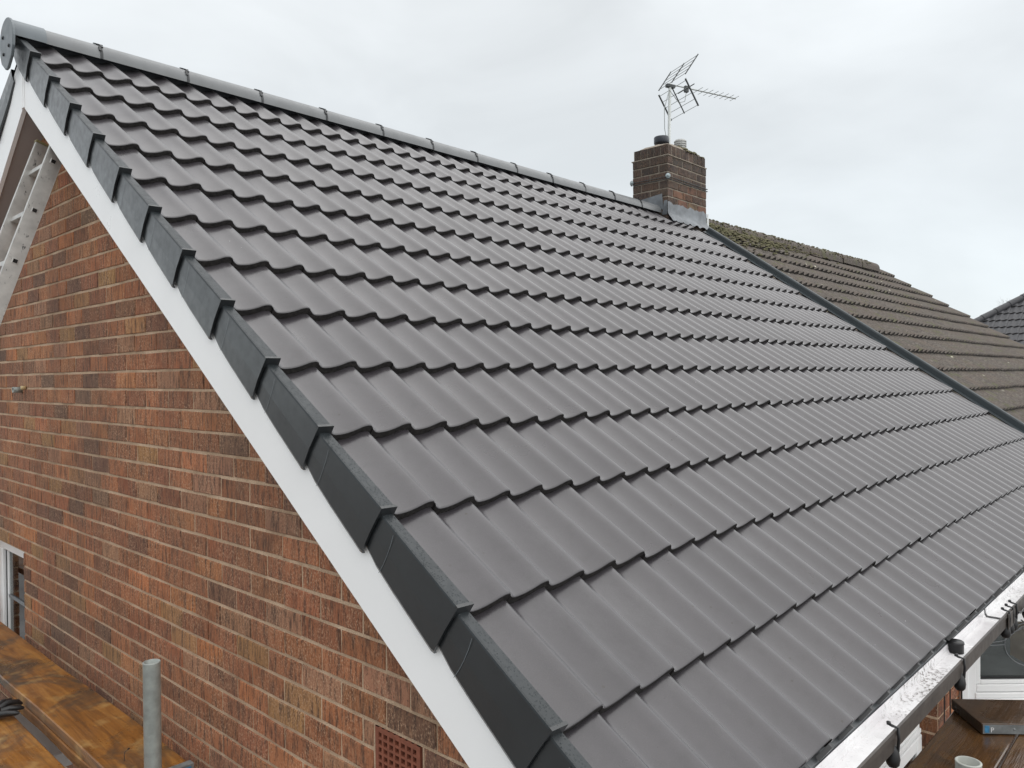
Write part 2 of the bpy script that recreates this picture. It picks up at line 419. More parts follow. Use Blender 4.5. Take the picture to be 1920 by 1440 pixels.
# ---------------- roof tile profile
PR = [(0.0, 0.62), (0.03, 0.46), (0.075, 0.24), (0.13, 0.07), (0.19, 0.0), (0.27, 0.012), (0.36, 0.07), (0.46, 0.19), (0.56, 0.37), (0.66, 0.60), (0.73, 0.80),
      (0.79, 0.915), (0.83, 0.968), (0.865, 0.992), (0.895, 1.0), (0.92, 0.985), (0.945, 0.945), (0.965, 0.885), (0.984, 0.77)]
AMP, THK = 0.028, 0.029
def tile_mesh(name, waves, mats, amp=AMP, thk=THK, gap=0.0015, length=0.40, w=W, prof=PR, wob=0.0, dmax=0.024):
    xs = []
    for k in range(waves):
        for t, h in prof: xs.append(((k + t) * w, -amp * (1 - h)))
    xs.append((waves * w - gap, -amp * (1 - prof[0][1]))); xs[0] = (gap, xs[0][1])
    n = len(xs); m = MB()
    drop = min(thk, dmax) + 0.003
    rows = [(0.0, -0.0035), (0.0015, -0.0012), (0.006, 0.0), (length, -drop * length / G)]
    V = [(x, s, z + dz) for s, dz in rows for x, z in xs]
    F = []
    for r in range(3):
        F += [(r * n + i, r * n + i + 1, (r + 1) * n + i + 1, (r + 1) * n + i) for i in range(n - 1)]
    m.add(V, F, 0, True)
    wb = lambda i: wob * math.sin(i * 12.9898) * 0.5
    front = [(x, 0.0, z - 0.0035) for x, z in xs] + [(x, 0.002 + wb(i), z - thk) for i, (x, z) in enumerate(xs)]
    m.add(front, [(i, i + n, i + n + 1, i + 1) for i in range(n - 1)], 1)
    under = [(x, 0.002, z - thk) for x, z in xs] + [(x, length, z - thk - drop * length / G) for x, z in xs]
    m.add(under, [(i, i + n, i + n + 1, i + 1) for i in range(n - 1)], 1, True)
    for e, x0 in ((0, xs[0]), (n - 1, xs[-1])):
        m.add([(x0[0], 0, x0[1] - 0.0035), (x0[0], length, x0[1] - drop * length / G), (x0[0], length, x0[1] - thk - drop * length / G), (x0[0], 0, x0[1] - thk)], [(0, 1, 2, 3)], 1)
    return m.mesh(name, mats)
T2, T1 = tile_mesh("roof_tile", 2, [TILE, EDGE]), tile_mesh("half_tile", 1, [TILE, EDGE])
T2s, T1s = tile_mesh("roof_tile_top", 2, [TILE, EDGE], length=0.33), tile_mesh("half_tile_top", 1, [TILE, EDGE], length=0.33)
NC = 0.002
rot = (TH, 0, 0)
for k in range(-1, 13):
    top = k == 12
    x = 0.0
    cols = [(0.0, 1)] + [(W + 2 * W * i, 2) for i in range(21)] + [(W + 42 * W, 1)]
    for x, wv in cols:
        jx, js, jn = random.uniform(-0.0009, 0.0009), random.uniform(-0.0035, 0.0035), random.uniform(-0.0008, 0.0012)
        if top and x > 6.0: continue
        me = (T2s if top else T2) if wv == 2 else (T1s if top else T1)
        o = link("roof_tile" if wv == 2 else "half_tile", me, roof, RP(x + jx, k * G + js, NC + jn), (TH + random.uniform(-0.003, 0.003), random.uniform(-0.003, 0.003), random.uniform(-0.002, 0.002)))
# top course under the chimney apron
for x in (W + 40 * W,):
    link("roof_tile", T2s, roof, RP(x, 12 * G, NC), rot)

# ---------------- far slope (seen only from the side): one tiled sheet
fs = MB()
for k in range(-1, 13):
    for i in range(40):
        x0 = i * W * 1.1
        if x0 > XP - W: break
        p0 = [slope_pts(x0 + t * W * 1.1, k * G + s, NC - AMP * (1 - h) - 0.07 * s, True) for s in (0, 0.37 if k < 12 else 0.2) for t, h in ((0, 0), (0.5, 0.4), (0.9, 1), (1, 0))]
        fs.add(p0, [(j, j + 1, j + 5, j + 4) for j in range(3)], 0)
o = fs.build("rear_tiling", TILE, roof, fix=False); o["kind"] = "stuff"

# ---------------- dry verge units
def verge_mesh(name, mirror=False, LN=0.41):
    m = MB(); sg = -1 if mirror else 1
    t = lambda x, s, n: (x, sg * (s if s < 0.02 else s * LN / 0.41), n)
    xo, xi = -0.047, 0.0
    # side plate with a bottom edge that curves up and tucks under the unit above
    bot = [(0.0, -0.146), (0.012, -0.150), (0.20, -0.147), (0.29, -0.143), (0.345, -0.133), (0.41, -0.124)]
    topn = lambda s: 0.012 - 0.066 * s
    xs = lambda s: xo + 0.010 * s / 0.36
    v = []
    for s, n in bot:
        v += [t(xs(s), s, topn(s) - 0.006), t(xs(s) - 0.003, s, (topn(s) + n) * 0.5), t(xs(s) - 0.001, s, n + 0.012), t(xs(s) + 0.006, s, n)]
    m.add(v, [(4 * i + j, 4 * i + j + 1, 4 * i + j + 5, 4 * i + j + 4) for i in range(5) for j in range(3)], 0)
    # thickness at the low end
    e = [t(xs(0), 0, topn(0) - 0.006), t(xs(0) - 0.003, 0, -0.067), t(xs(0) - 0.001, 0, -0.134), t(xs(0) + 0.006, 0, -0.146)]
    e2 = [t(q[0] + 0.008, 0.0, q[2]) for q in e]
    m.add(e + e2, [(i, i + 1, i + 5, i + 4) for i in range(3)], 0)
    e3 = [t(q[0], 0.03, q[2]) for q in e2]
    m.add(e2 + e3, [(i, i + 1, i + 5, i + 4) for i in range(3)], 0)
    # rounded corner and top flange
    F = []
    v = []
    for s in (0.0, 0.20, 0.41):
        n = topn(s)
        v += [t(xs(s), s, n - 0.006), t(xs(s) + 0.0015, s, n - 0.0015), t(xs(s) + 0.006, s, n), t(xi - 0.004, s, n), t(xi, s, n - 0.004)]
    m.add(v, [(5 * i + j, 5 * i + j + 1, 5 * i + j + 6, 5 * i + j + 5) for i in range(2) for j in range(4)], 2)
    # stop end: small plate turned down at the low end, with a thin lip
    lo = MB()
    m.add([t(xo, -0.001, 0.012), t(xi + 0.002, -0.004, 0.014), t(xi + 0.002, -0.004, -0.016), t(xo, -0.001, -0.022),
           t(xo, 0.008, 0.012), t(xi + 0.002, 0.005, 0.014), t(xi + 0.002, 0.005, -0.016), t(xo, 0.008, -0.022)],
          [(0, 1, 2, 3), (4, 7, 6, 5), (0, 4, 5, 1), (1, 5, 6, 2), (2, 6, 7, 3), (3, 7, 4, 0)], 0)
    # moulding line on the side
    v = [t(xs(0.268) - 0.0042 + 0.0012 * abs(q - 0.5), 0.268 + 0.006 * (q - 0.5) ** 2 * 4 - 0.01 * q + ds, topn(0.27) - 0.01 - q * 0.122) for ds in (0, 0.0016) for q in (0, 0.25, 0.5, 0.75, 1)]
    m.add(v, [(i, i + 1, i + 6, i + 5) for i in range(4)], 1)
    # low raised bead along the flange
    me = m.mesh(name, [VERGE, CAPP, VERGE_SKYLIT])
    return me
VGT = verge_mesh("verge_unit_top", LN=0.33); VG = verge_mesh("verge_unit"); VGm = verge_mesh("rear_verge_unit", True)
for k in range(-1, 13):
    link("verge_unit", VGT if k == 12 else VG, roof, RP(0, k * G - 0.004, 0.0), (TH + random.uniform(-0.002, 0.002), 0, random.uniform(-0.004, 0.004)))
    q = RP(0, k * G, 0.0); q.y = 2 * 3.60 - q.y
    if k < 12: link("rear_verge_unit", VGm, roof, q, (-TH, 0, 0))

# ---------------- ridge
RR = 0.084; RC = Vector((0, YA, 2.631 - RR)); RCZ = 2.631 - 0.11
def half_round(x0, x1, r, mat, th=0.016, skirt=0.014, seg=14, r2=None):
    m = MB(); r2 = r2 or r; V = []
    for x, rr in ((x0, r), (x1, r2)):
        V.append((x, -rr, -skirt))
        V += [(x, -rr * math.cos(math.pi * i / seg), rr * math.sin(math.pi * i / seg)) for i in range(seg + 1)]
        V.append((x, rr, -skirt))
    n = seg + 3
    m.add(V, [(i, i + 1, n + i + 1, n + i) for i in range(n - 1)], 0, True)
    for x, rr in ((x0, r), (x1, r2)):
        a = [(x, -rr * math.cos(math.pi * i / seg), rr * math.sin(math.pi * i / seg)) for i in range(seg + 1)]
        b = [(x, -(rr - th) * math.cos(math.pi * i / seg), (rr - th) * math.sin(math.pi * i / seg)) for i in range(seg + 1)]
        m.add(a + b, [(i, i + 1, seg + 2 + i, seg + 1 + i) for i in range(seg)], 0)
    return m
LR = 0.4888
rtile = half_round(0.006, LR - 0.006, RR, 0).mesh("ridge_tile", [RIDGE])
rfirst = half_round(0.0, 0.359 + 0.05, RR, 0).mesh("ridge_tile_first", [RIDGE])
um = half_round(-0.007, 0.007, RR + 0.003, 0, th=0.02)
# the clip: a small raised strap with two legs, on the front shoulder of the joint
for a0, a1, dx0, dx1 in ((62, 78, -0.024, 0.02), (40, 62, 0.0, 0.013), (20, 40, -0.013, 0.0)):
    v = []
    for aa in (a0, a1):
        for x in (dx0, dx1):
            for rr in (RR + 0.002, RR + 0.008):
                v.append((x, -rr * math.cos(R(aa)), rr * math.sin(R(aa))))
    um.add(v, [(0, 1, 3, 2), (4, 6, 7, 5), (0, 4, 5, 1), (2, 3, 7, 6), (0, 2, 6, 4), (1, 5, 7, 3)], 0)
uni = um.mesh("ridge_union", [UNION])
link("ridge_tile", rfirst, roof, (-0.05, RC.y, RC.z))
XR = [0.365 + LR * i for i in range(12)]
for i, x in enumerate(XR):
    link("ridge_union", uni, roof, (x, RC.y, RC.z))
    if i < 11: link("ridge_tile", rtile, roof, (x, RC.y + random.uniform(-.002, .002), RC.z + random.uniform(-.002, .002)), (0, random.uniform(-.002, .002), 0))
last = half_round(0.006, 0.385, RR, 0).mesh("ridge_tile_last", [RIDGE])
link("ridge_tile", last, roof, (XR[11], RC.y - 0.004, RC.z - 0.002), (0, 0.015, -0.008))
# first-tile sleeve, a little larger
sl = half_round(-0.072, 0.09, RR + 0.006, 0); 
link("ridge_sleeve", sl.mesh("ridge_sleeve", [CAPP]), roof, (0, RC.y, RC.z))
# end cap: shield shape with two screws
cp = MB(); pts = [(-0.088, -0.010), (-0.118, 0.0)] + [(-0.118 * math.cos(math.pi * i / 20), 0.118 * math.sin(math.pi * i / 20)) for i in range(1, 20)] + [(0.118, 0.0), (0.112, -0.05), (0.085, -0.10), (0.02, -0.145), (-0.02, -0.145), (-0.085, -0.10), (-0.112, -0.05)]
pts = pts[1:]
cp.prism([(-0.086, RC.y - 0.035 + a_, RCZ - 0.012 + b2) for a_, b2 in pts], (0.014, 0, 0))
ec = cp.build("ridge_end_cap", CAPP, roof, bevel=0.004)
for yy, zz in ((0.05, 0.03), (-0.055, -0.04), (0.04, -0.06)):
    s_ = MB(); s_.lathe([(0.0001, 0), (0.009, 0.0), (0.009, 0.005), (0.0001, 0.007)], (-0.086, RC.y - 0.035 + yy, RCZ - 0.012 + zz), (-1, 0, 0), 10)
    s_.build("cap_screw", UNION, roof)
# dark roll that closes the ridge on the waves
rl = MB()
xs_ = [i * W / 6 for i in range(-1, int(6.15 / W * 6))]
V = []
for x in xs_:
    t = (x / W) % 1.0
    for (t0, h0), (t1, h1) in zip(PR, PR[1:] + [(1.0, PR[0][1])]):
        if t0 <= t <= t1 and t1 > t0: h = h0 + (h1 - h0) * (t - t0) / (t1 - t0); break
    V += [RP(x, 4.452, NC - AMP * (1 - h) - 0.022), RP(x, 4.457, NC - AMP * (1 - h) - 0.010), RP(x, 4.462, -0.004 - 0.4 * AMP * (1 - h)), RP(x, 4.468, 0.03)]
rl.add(V, [(4 * i + j, 4 * i + 4 + j, 4 * i + 5 + j, 4 * i + 1 + j) for i in range(len(xs_) - 1) for j in range(3)], 0, True)
rl.build("ridge_roll", ROLL, roof, fix=False)

# ---------------- bargeboards and soffit
def yz_on(s, n, far):
    q = RP(0, s, n); return (2 * YB - q.y if far else q.y, q.z)
YB = 3.56                                 # barge mitre line
for far in (False, True):
    lo = -0.282
    yb = YB
    def at_y(n):                            # slope line at constant n meets the mitre plane
        yl = yb
        s = (yl + n * ST) / CT; return (yb, s * ST + n * CT)
    poly = [yz_on(-0.62, lo, far), at_y(lo), at_y(-0.03), yz_on(-0.62, -0.03, far)]
    m = MB(); m.prism([(-0.030, y, z) for y, z in poly], (0.020, 0, 0))
    m.build("bargeboard", UPVC, house)
    m = MB(); p2 = [yz_on(-0.62, lo + 0.012, far), at_y(lo + 0.012), at_y(lo + 0.022), yz_on(-0.62, lo + 0.022, far)]
    m.prism([(-0.0098, y, z) for y, z in p2], (XW + 0.02, 0, 0))
    m.build("soffit", SOFFIT, house)
m = MB(); m.box((-0.034, YB - 0.022, 2.155), (-0.0305, YB + 0.022, 2.40)); m.build("mitre_strip", UPVC, house)
m = MB(); m.box((-0.036, YB - 0.004, 2.155), (-0.0342, YB + 0.004, 2.40)); m.build("mitre_strip", UPVC, house)

# ---------------- gable wall: mortar body with an opening, bricks in front
Z0, CH, BP = 1.099, 0.0801, 0.2195
WY0, WY1, WZ0, WZ1 = 4.165, 4.93, -1.10, -0.262     # small window opening
YF = 0.02                                            # front wall face
def zmax_at(y):
    yy = y if y < YA else 2 * YA - y
    return yy / CT * ST - 0.265 / CT * 1.0
gw = MB()
XM = XW + 0.0035
def poly_x(pts, x0=XM, x1=XM + 0.25): gw.prism([(x0, y, z) for y, z in pts], (x1 - x0, 0, 0))
AY0, AY1, AZ0, AZ1 = 0.580, 0.790, Z0 - 19 * CH + 0.004, Z0 - 17 * CH - 0.006
poly_x([(YF + 0.006, GZ), (AY0, GZ), (AY0, zmax_at(AY0)), (YF + 0.006, zmax_at(YF + 0.006))])
poly_x([(AY0, GZ), (AY1, GZ), (AY1, AZ0), (AY0, AZ0)])
poly_x([(AY0, AZ1), (AY1, AZ1), (AY1, zmax_at(AY1)), (AY0, zmax_at(AY0))])
poly_x([(AY1, GZ), (WY0, GZ), (WY0, zmax_at(WY0)), (YA, zmax_at(YA)), (AY1, zmax_at(AY1))])
poly_x([(WY0, GZ), (WY1, GZ), (WY1, WZ0), (WY0, WZ0)])
poly_x([(WY0, WZ1), (WY1, WZ1), (WY1, zmax_at(WY1)), (WY0, zmax_at(WY0))])
poly_x([(WY1, GZ), (2 * YA - YF, GZ), (2 * YA - YF, zmax_at(YF)), (WY1, zmax_at(WY1))])
gwall = gw.build("gable_wall", MORTAR, house)

PAL = [((0.315, 0.120, 0.056), 36), ((0.255, 0.098, 0.049), 30), ((0.37, 0.145, 0.064), 24), ((0.19, 0.083, 0.048), 9), ((0.42, 0.155, 0.058), 3),
       ((0.33, 0.170, 0.070), 9), ((0.20, 0.115, 0.072), 3), ((0.31, 0.155, 0.088), 12), ((0.155, 0.076, 0.049), 4)]
def pick(pal):
    r = random.uniform(0, sum(w for _, w in pal))
    for c, w in pal:
        r -= w
        if r <= 0: break
    j = random.uniform(0.86, 1.14)
    return tuple(1.12 * q * j * random.uniform(0.96, 1.04) for q in c)
def brick_mb(mb, c, u, v, wv, L_, H_, T_, col, cham=0.0025, proud=0.0):
    """brick centred on c in its face: u along, v up, wv out of the wall"""
    c, u, v, wv = map(Vector, (c, u, v, wv))
    tl = random.uniform(-0.006, 0.006)
    V = []
    for dz, sh in ((-T_, 0), (-0.003 + proud, 0), (proud, cham)):
        for a, b in ((-1, -1), (1, -1), (1, 1), (-1, 1)):
            V.append(c + u * (a * (L_ / 2 - sh) + b * tl * 0.2 + random.uniform(-.0012, .0012)) + v * (b * (H_ / 2 - sh) + a * tl * 0.25 + random.uniform(-.0012, .0012)) + wv * dz)
    F = [(8, 9, 10, 11)]
    for r in (0, 4): F += [(r + i, r + (i + 1) % 4, r + 4 + (i + 1) % 4, r + 4 + i) for i in range(4)]
    b = len(mb.v)
    mb.add(V, F)
    mb.c = (mb.c or []) + [(*col, 1)] * len(V)
blist = []
for i in range(-16, 33):
    zt = Z0 - CH * i; zc = zt - CH / 2
    off = 2.82 if i % 2 else 2.93
    joints = sorted(off + BP * k + random.uniform(-0.007, 0.007) for k in range(-14, 22))
    for y0, y1 in zip(joints, joints[1:]):
        y0 = max(y0, YF + 0.0); 
        if y1 - y0 < 0.05: continue
        if y1 > 2 * YA - YF: continue
        yc = (y0 + y1) / 2
        segs = [(y0, y1)]
        if zc > WZ0 and zc < WZ1:
            if y0 < WY0 < y1: segs = [(y0, WY0 + 0.005)]
            elif y0 < WY1 < y1: segs = [(WY1 - 0.005, y1)]
            elif WY0 <= y0 and y1 <= WY1: segs = []
        if i in (17, 18) and y0 < 0.80 and y1 > 0.57: 
            segs = [s for s in ((y0, 0.575), (0.795, y1)) if s[1] - s[0] > 0.03]
        for p, q in segs:
            ym = (p + q) / 2
            low_end = p if ym < YA else q
            if zc - CH / 2 > zmax_at(ym): continue
            blist.append((p, q, zc))
def key(b):
    c = Vector((XW, (b[0] + b[1]) / 2, b[2])); dv = c - CAM; zz = dv.dot(fw)
    if zz <= 0.1: return 1e9
    uu, vv = 960 + 1458.4 * dv.dot(rt2) / zz, 720 - 1458.4 * dv.dot(up2) / zz
    vis = -20 < uu < 900 and 200 < vv < 1470 and b[2] > -1.15
    # behind the bargeboard?
    yy = (b[0] + b[1]) / 2
    if b[2] > yy / CT * ST - 0.40: vis = False
    return zz if vis else 1000 + zz
blist.sort(key=key)
rest = MB(); rest.c = []
for j, (p, q, zc) in enumerate(blist):
    cx = (XW + random.uniform(-0.0015, 0.0015), (p + q) / 2, zc)
    L_, H_ = q - p - 0.0075, CH - 0.0108
    col = pick(PAL)
    if j < 300:
        m = MB(); m.c = []
        brick_mb(m, (0, 0, 0), (0, -1, 0), (0, 0, 1), (-1, 0, 0), L_, H_, 0.05, col)
        link("brick", m.mesh("brick", BRICK), gwall, cx)
    else:
        brick_mb(rest, cx, (0, -1, 0), (0, 0, 1), (-1, 0, 0), L_, H_, 0.05, col)
o = link("far_bricks", rest.mesh("far_bricks", BRICK), gwall); o["kind"] = "stuff"
# ---------------- air brick
ab = MB(); yl, yr_, zt_, zb_ = 0.788, 0.582, Z0 - 17 * CH - 0.0055, Z0 - 19 * CH + 0.006
nx, nz_ = 7, 6
dy, dz = (yl - yr_ - 0.022) / nx, (zt_ - zb_ - 0.020) / nz_
for i in range(nx + 1):
    wv = 0.011 if i in (0, nx) else dy * 0.34
    yc = yl - 0.011 - dy * i
    ab.box((XW - 0.002, yc - wv / 2 - (0.002 if i in (0, nx) else 0), zb_), (XW + 0.03, yc + wv / 2 + (0.002 if i in (0, nx) else 0), zt_))
for j in range(nz_ + 1):
    hv = 0.014 if j in (0, nz_) else dz * 0.34
    zc = zt_ - 0.010 - dz * j + (0.003 if j == 0 else -0.003 if j == nz_ else 0)
    ab.box((XW - 0.0018, yr_ + 0.003, zc - hv / 2), (XW + 0.028, yl - 0.003, zc + hv / 2))
abo = ab.build("air_brick", TERRA, house, fix=False)
m = MB(); m.box((XW + 0.034, yr_ + 0.001, zb_ + 0.001), (XW + 0.06, yl - 0.001, zt_ - 0.001)); m.build("vent_back", DARKV, abo)
# ---------------- small window in the gable
win = MB(); xf = XW + 0.055
yo, yi = WY1 - 0.012, WY0 + 0.001
fwid = 0.078
win.box((xf, yi, WZ1 - fwid - 0.004), (xf + 0.06, yo, WZ1 - 0.004)); win.box((xf, yo - fwid, WZ0), (xf + 0.06, yo, WZ1 - fwid - 0.0045))
win.box((xf, yi, WZ0), (xf + 0.06, yi + fwid, WZ1 - fwid - 0.0045)); win.box((xf, yi + fwid, WZ0), (xf + 0.06, yo - fwid, WZ0 + fwid))
wf = win.build("gable_window", UPVC, house, bevel=0.006)
m = MB(); m.box((xf + 0.02, yo - fwid - 0.022, WZ0 + fwid), (xf + 0.045, yo - fwid - 0.0005, WZ1 - fwid - 0.005)); m.build("seal", BLACK, wf)
m = MB(); m.box((xf + 0.022, yo - fwid - 0.05, WZ0 + fwid), (xf + 0.048, yo - fwid - 0.0225, WZ1 - fwid - 0.02)); m.build("sash", UPVC, wf)
m = MB(); m.box((xf + 0.030, yi + fwid * 0.4, WZ0 + fwid), (xf + 0.036, yo - fwid - 0.05, WZ1 - fwid - 0.006)); m.build("pane", GLASS, wf)
m = MB(); m.box((xf + 0.02, yi + fwid * 0.4, -0.655), (xf + 0.0295, yo - fwid - 0.05, -0.64)); m.build("glazing_bar", LEADING, wf)
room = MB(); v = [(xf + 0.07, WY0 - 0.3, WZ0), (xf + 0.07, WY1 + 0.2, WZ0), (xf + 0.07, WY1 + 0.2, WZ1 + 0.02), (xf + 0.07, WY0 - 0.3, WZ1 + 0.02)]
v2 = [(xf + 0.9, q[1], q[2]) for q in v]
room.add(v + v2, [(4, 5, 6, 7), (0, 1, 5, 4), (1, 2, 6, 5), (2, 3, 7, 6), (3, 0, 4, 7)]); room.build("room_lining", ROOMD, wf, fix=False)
m = MB(); m.tube([(xf + 0.09, 4.34, WZ0 + 0.05), (xf + 0.09, 4.34, -0.75)], [0.07, 0.03], 10); m.box((xf + 0.1, 4.24, -0.62), (xf + 0.13, 4.30, -0.42)); m.build("curtain", CURT, wf)
# pipe stub
m = MB(); yp, zp = 4.153, 0.69
m.lathe([(0.011, 0), (0.017, 0), (0.017, 0.05), (0.011, 0.05), (0.011, 0)], (XW + 0.002, yp, zp), (-1, -0.1, 0), 14)
pp = m.build("overflow_pipe", GALV, house)
m = MB(); m.lathe([(0.001, 0), (0.011, 0), (0.011, 0.025), (0.001, 0.025)], (XW, yp - 0.075, zp + 0.012), (-1, 0, 0), 10); m.build("pipe_stub", COPPER, house)

# ---------------- front wall, windows under the eaves
FW = MB(); XWL, XWR, WT, WB = 1.3, 2.885, -0.45, -1.55
def fbox(x0, x1, z0, z1): FW.box((x0, YF + 0.005, z0), (x1, YF + 0.24, z1))
fbox(XM, XWL, GZ, -0.30); fbox(XWL, XWR, GZ, WB); fbox(XWL, XWR, WT, -0.30); fbox(XWR, 3.27, GZ, -0.30); fbox(5.6, XP, GZ, -0.30)
fwall = FW.build("front_wall", MORTAR, house)
FPAL = [((0.36, 0.115, 0.048), 5), ((0.31, 0.10, 0.052), 4), ((0.40, 0.15, 0.06), 3), ((0.27, 0.095, 0.056), 2)]
# pier: end grain (reveal) and face
for i in range(0, 14):
    zc = -0.42 - 0.0801 * i
    L_ = 0.215
    if i % 2: spans = [(XWR + 0.003, XWR + 0.218), (XWR + 0.228, 3.262)]
    else: spans = [(XWR + 0.003, XWR + 0.106), (XWR + 0.116, XWR + 0.331), (XWR + 0.341, 3.262)]
    for p, q in spans:
        if q - p < 0.03: continue
        m = MB(); m.c = []
        brick_mb(m, (0, 0, 0), (1, 0, 0), (0, 0, 1), (0, -1, 0), q - p - 0.003, 0.068, 0.05, pick(FPAL))
        link("brick", m.mesh("brick", BRICKF), fwall, ((p + q) / 2, YF, zc))
    m = MB(); m.c = []
    brick_mb(m, (0, 0, 0), (0, -1, 0), (0, 0, 1), (-1, 0, 0), 0.098, 0.068, 0.03, tuple(0.55 * c for c in pick(FPAL)))  # reveal bricks: face colours darkened, the jamb's shade put into the tint
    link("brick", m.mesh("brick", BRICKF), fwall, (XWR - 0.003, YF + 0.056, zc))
# window left of the pier: upper light, transom, opening sash below
fx = MB(); yw = YF + 0.085
fx.box((XWR - 0.075, yw, WB), (XWR - 0.004, yw + 0.06, WT)); fx.box((XWL, yw, WB), (XWL + 0.07, yw + 0.06, WT))
fx.box((XWL + 0.0705, yw + 0.002, -0.99), (XWR - 0.0755, yw + 0.06, -0.945)); fx.box((XWL + 0.0705, yw + 0.002, WT - 0.06), (XWR - 0.0755, yw + 0.06, WT))
fx.box((XWL + 0.0705, yw + 0.002, WB), (XWR - 0.0755, yw + 0.06, WB + 0.06))
fwn = fx.build("front_window", UPVC, house, bevel=0.005)
m = MB(); m.box((XWL + 0.05, yw - 0.02, -1.008), (XWR - 0.05, yw + 0.0015, -0.985)); m.box((XWL + 0.05, yw - 0.012, -0.984), (XWR - 0.05, yw + 0.0015, -0.965)); m.build("drip_rail", UPVC, fwn, bevel=0.004)
m = MB()
m.box((XWR - 0.105, yw - 0.018, WB + 0.03), (XWR - 0.03, yw - 0.0005, -1.02)); m.box((XWL + 0.03, yw - 0.018, -1.085), (XWR - 0.1055, yw - 0.0005, -1.02)); m.box((XWL + 0.03, yw - 0.018, WB + 0.03), (XWL + 0.1, yw - 0.0005, -1.086))
m.build("sash", UPVC, fwn, bevel=0.007)
m = MB(); m.box((XWL + 0.1, yw - 0.006, WB + 0.06), (XWR - 0.1, yw - 0.001, -1.085)); m.box((XWL + 0.07, yw + 0.03, -0.944), (XWR - 0.076, yw + 0.036, WT - 0.06)); m.build("pane", GLASS, fwn)
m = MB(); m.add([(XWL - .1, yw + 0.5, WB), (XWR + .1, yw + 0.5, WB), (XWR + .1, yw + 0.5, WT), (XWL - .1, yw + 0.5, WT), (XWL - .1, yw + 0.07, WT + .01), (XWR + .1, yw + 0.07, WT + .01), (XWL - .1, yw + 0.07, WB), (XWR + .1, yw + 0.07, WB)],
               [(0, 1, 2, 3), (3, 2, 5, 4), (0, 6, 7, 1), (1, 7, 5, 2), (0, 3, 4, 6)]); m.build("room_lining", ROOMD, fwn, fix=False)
# bay window: left cheek at 45 degrees, then the front
BO = Vector((3.262, YF - 0.012, 0)); BL = Vector((0.68, -0.733, 0)).normalized(); BN = Vector((-BL.y, BL.x, 0)) * -1   # BN points out, to the camera
if BN.dot(CAM - BO) < 0: BN = -BN
BLN = 0.72
bay = MB()
def bb(mb, a0, a1, z0, z1, d0, d1, mat=0): mb.obox(BO + BL * a0 + BN * d0 + Vector((0, 0, z0)), BL * (a1 - a0), BN * (d1 - d0), Vector((0, 0, z1 - z0)), mat)
ZB, ZTt = -0.985, -0.30
bb(bay, -0.01, 0.028, ZB, ZTt, -0.07, 0.012)
bb(bay, 0.0285, 0.075, ZB + 0.02, ZTt, -0.07, 0.0)
bb(bay, 0.0755, BLN, ZB + 0.065, -0.862 - 0.02, -0.07, 0.0)
bb(bay, 0.0755, BLN, -0.555, -0.515, -0.07, 0.002); bb(bay, 0.0755, BLN, -0.50, -0.46, -0.07, 0.006); bb(bay, 0.0755, BLN, -0.4595, ZTt, -0.07, 0.0)
bb(bay, BLN, BLN + 0.06, ZB, ZTt, -0.07, 0.01)
bayo = bay.build("bay_window", UPVC, house, bevel=0.004)
m = MB(); bb(m, 0.068, BLN, ZB - 0.0, ZB + 0.033, -0.05, 0.012); bb(m, 0.068, BLN, ZB + 0.034, ZB + 0.062, -0.05, 0.006); m.build("sill", UPVC, bayo, bevel=0.004)
m = MB(); bb(m, 0.0757, 0.099, -0.880, -0.556, -0.05, -0.004); bb(m, 0.0995, BLN, -0.880, -0.860, -0.05, -0.004); m.build("sash", UPVC, bayo, bevel=0.003)
m = MB(); bb(m, 0.0995, BLN, -0.8595, -0.849, -0.045, -0.018); m.build("seal", BLACK, bayo)
m = MB(); bb(m, 0.099, BLN, -0.8595, -0.556, -0.030, -0.026); m.build("pane", GLASS, bayo)
m = MB()
def bp(a, z, d=-0.022): return BO + BL * a + BN * d + Vector((0, 0, z))
m.tube([bp(0.10, -0.688), bp(0.235, -0.682)], 0.0022, 5)
m.tube([bp(0.235 + 0.16 - 0.16 * math.cos(t), -0.68 + 0.12 * math.sin(t)) for t in [i * 0.2 for i in range(-8, 9)]], 0.0022, 5)
m.tube([bp(0.10, -0.60), bp(0.16, -0.672), bp(0.235, -0.66), bp(0.32, -0.59), bp(0.42, -0.557)], 0.0022, 5)
m.build("lead_pattern", LEADING, bayo)
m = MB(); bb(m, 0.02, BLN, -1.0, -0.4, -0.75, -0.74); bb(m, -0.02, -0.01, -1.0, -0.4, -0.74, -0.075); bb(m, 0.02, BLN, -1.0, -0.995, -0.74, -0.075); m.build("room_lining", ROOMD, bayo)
m = MB(); bb(m, 0.105, 0.135, -0.90, -0.55, -0.13, -0.10); bb(m, 0.14, 0.165, -0.93, -0.55, -0.24, -0.21); m.build("curtain", CURT, bayo)
m = MB(); q0 = BO + BL * BLN; m.box((q0.x + 0.05, q0.y, -5.2), (5.6, q0.y + 0.08, -0.98)); m.box((q0.x + 0.05, q0.y, -0.50), (5.6, q0.y + 0.08, -0.32)); m.build("bay_front", UPVC, bayo)
m = MB(); m.prism([(3.262, YF + 0.02, GZ), (q0.x - 0.02, q0.y + 0.02, GZ), (q0.x - 0.02, YF + 0.1, GZ)], (0, 0, ZB - GZ - 0.001)); m.build("bay_base", RENDER, bayo)

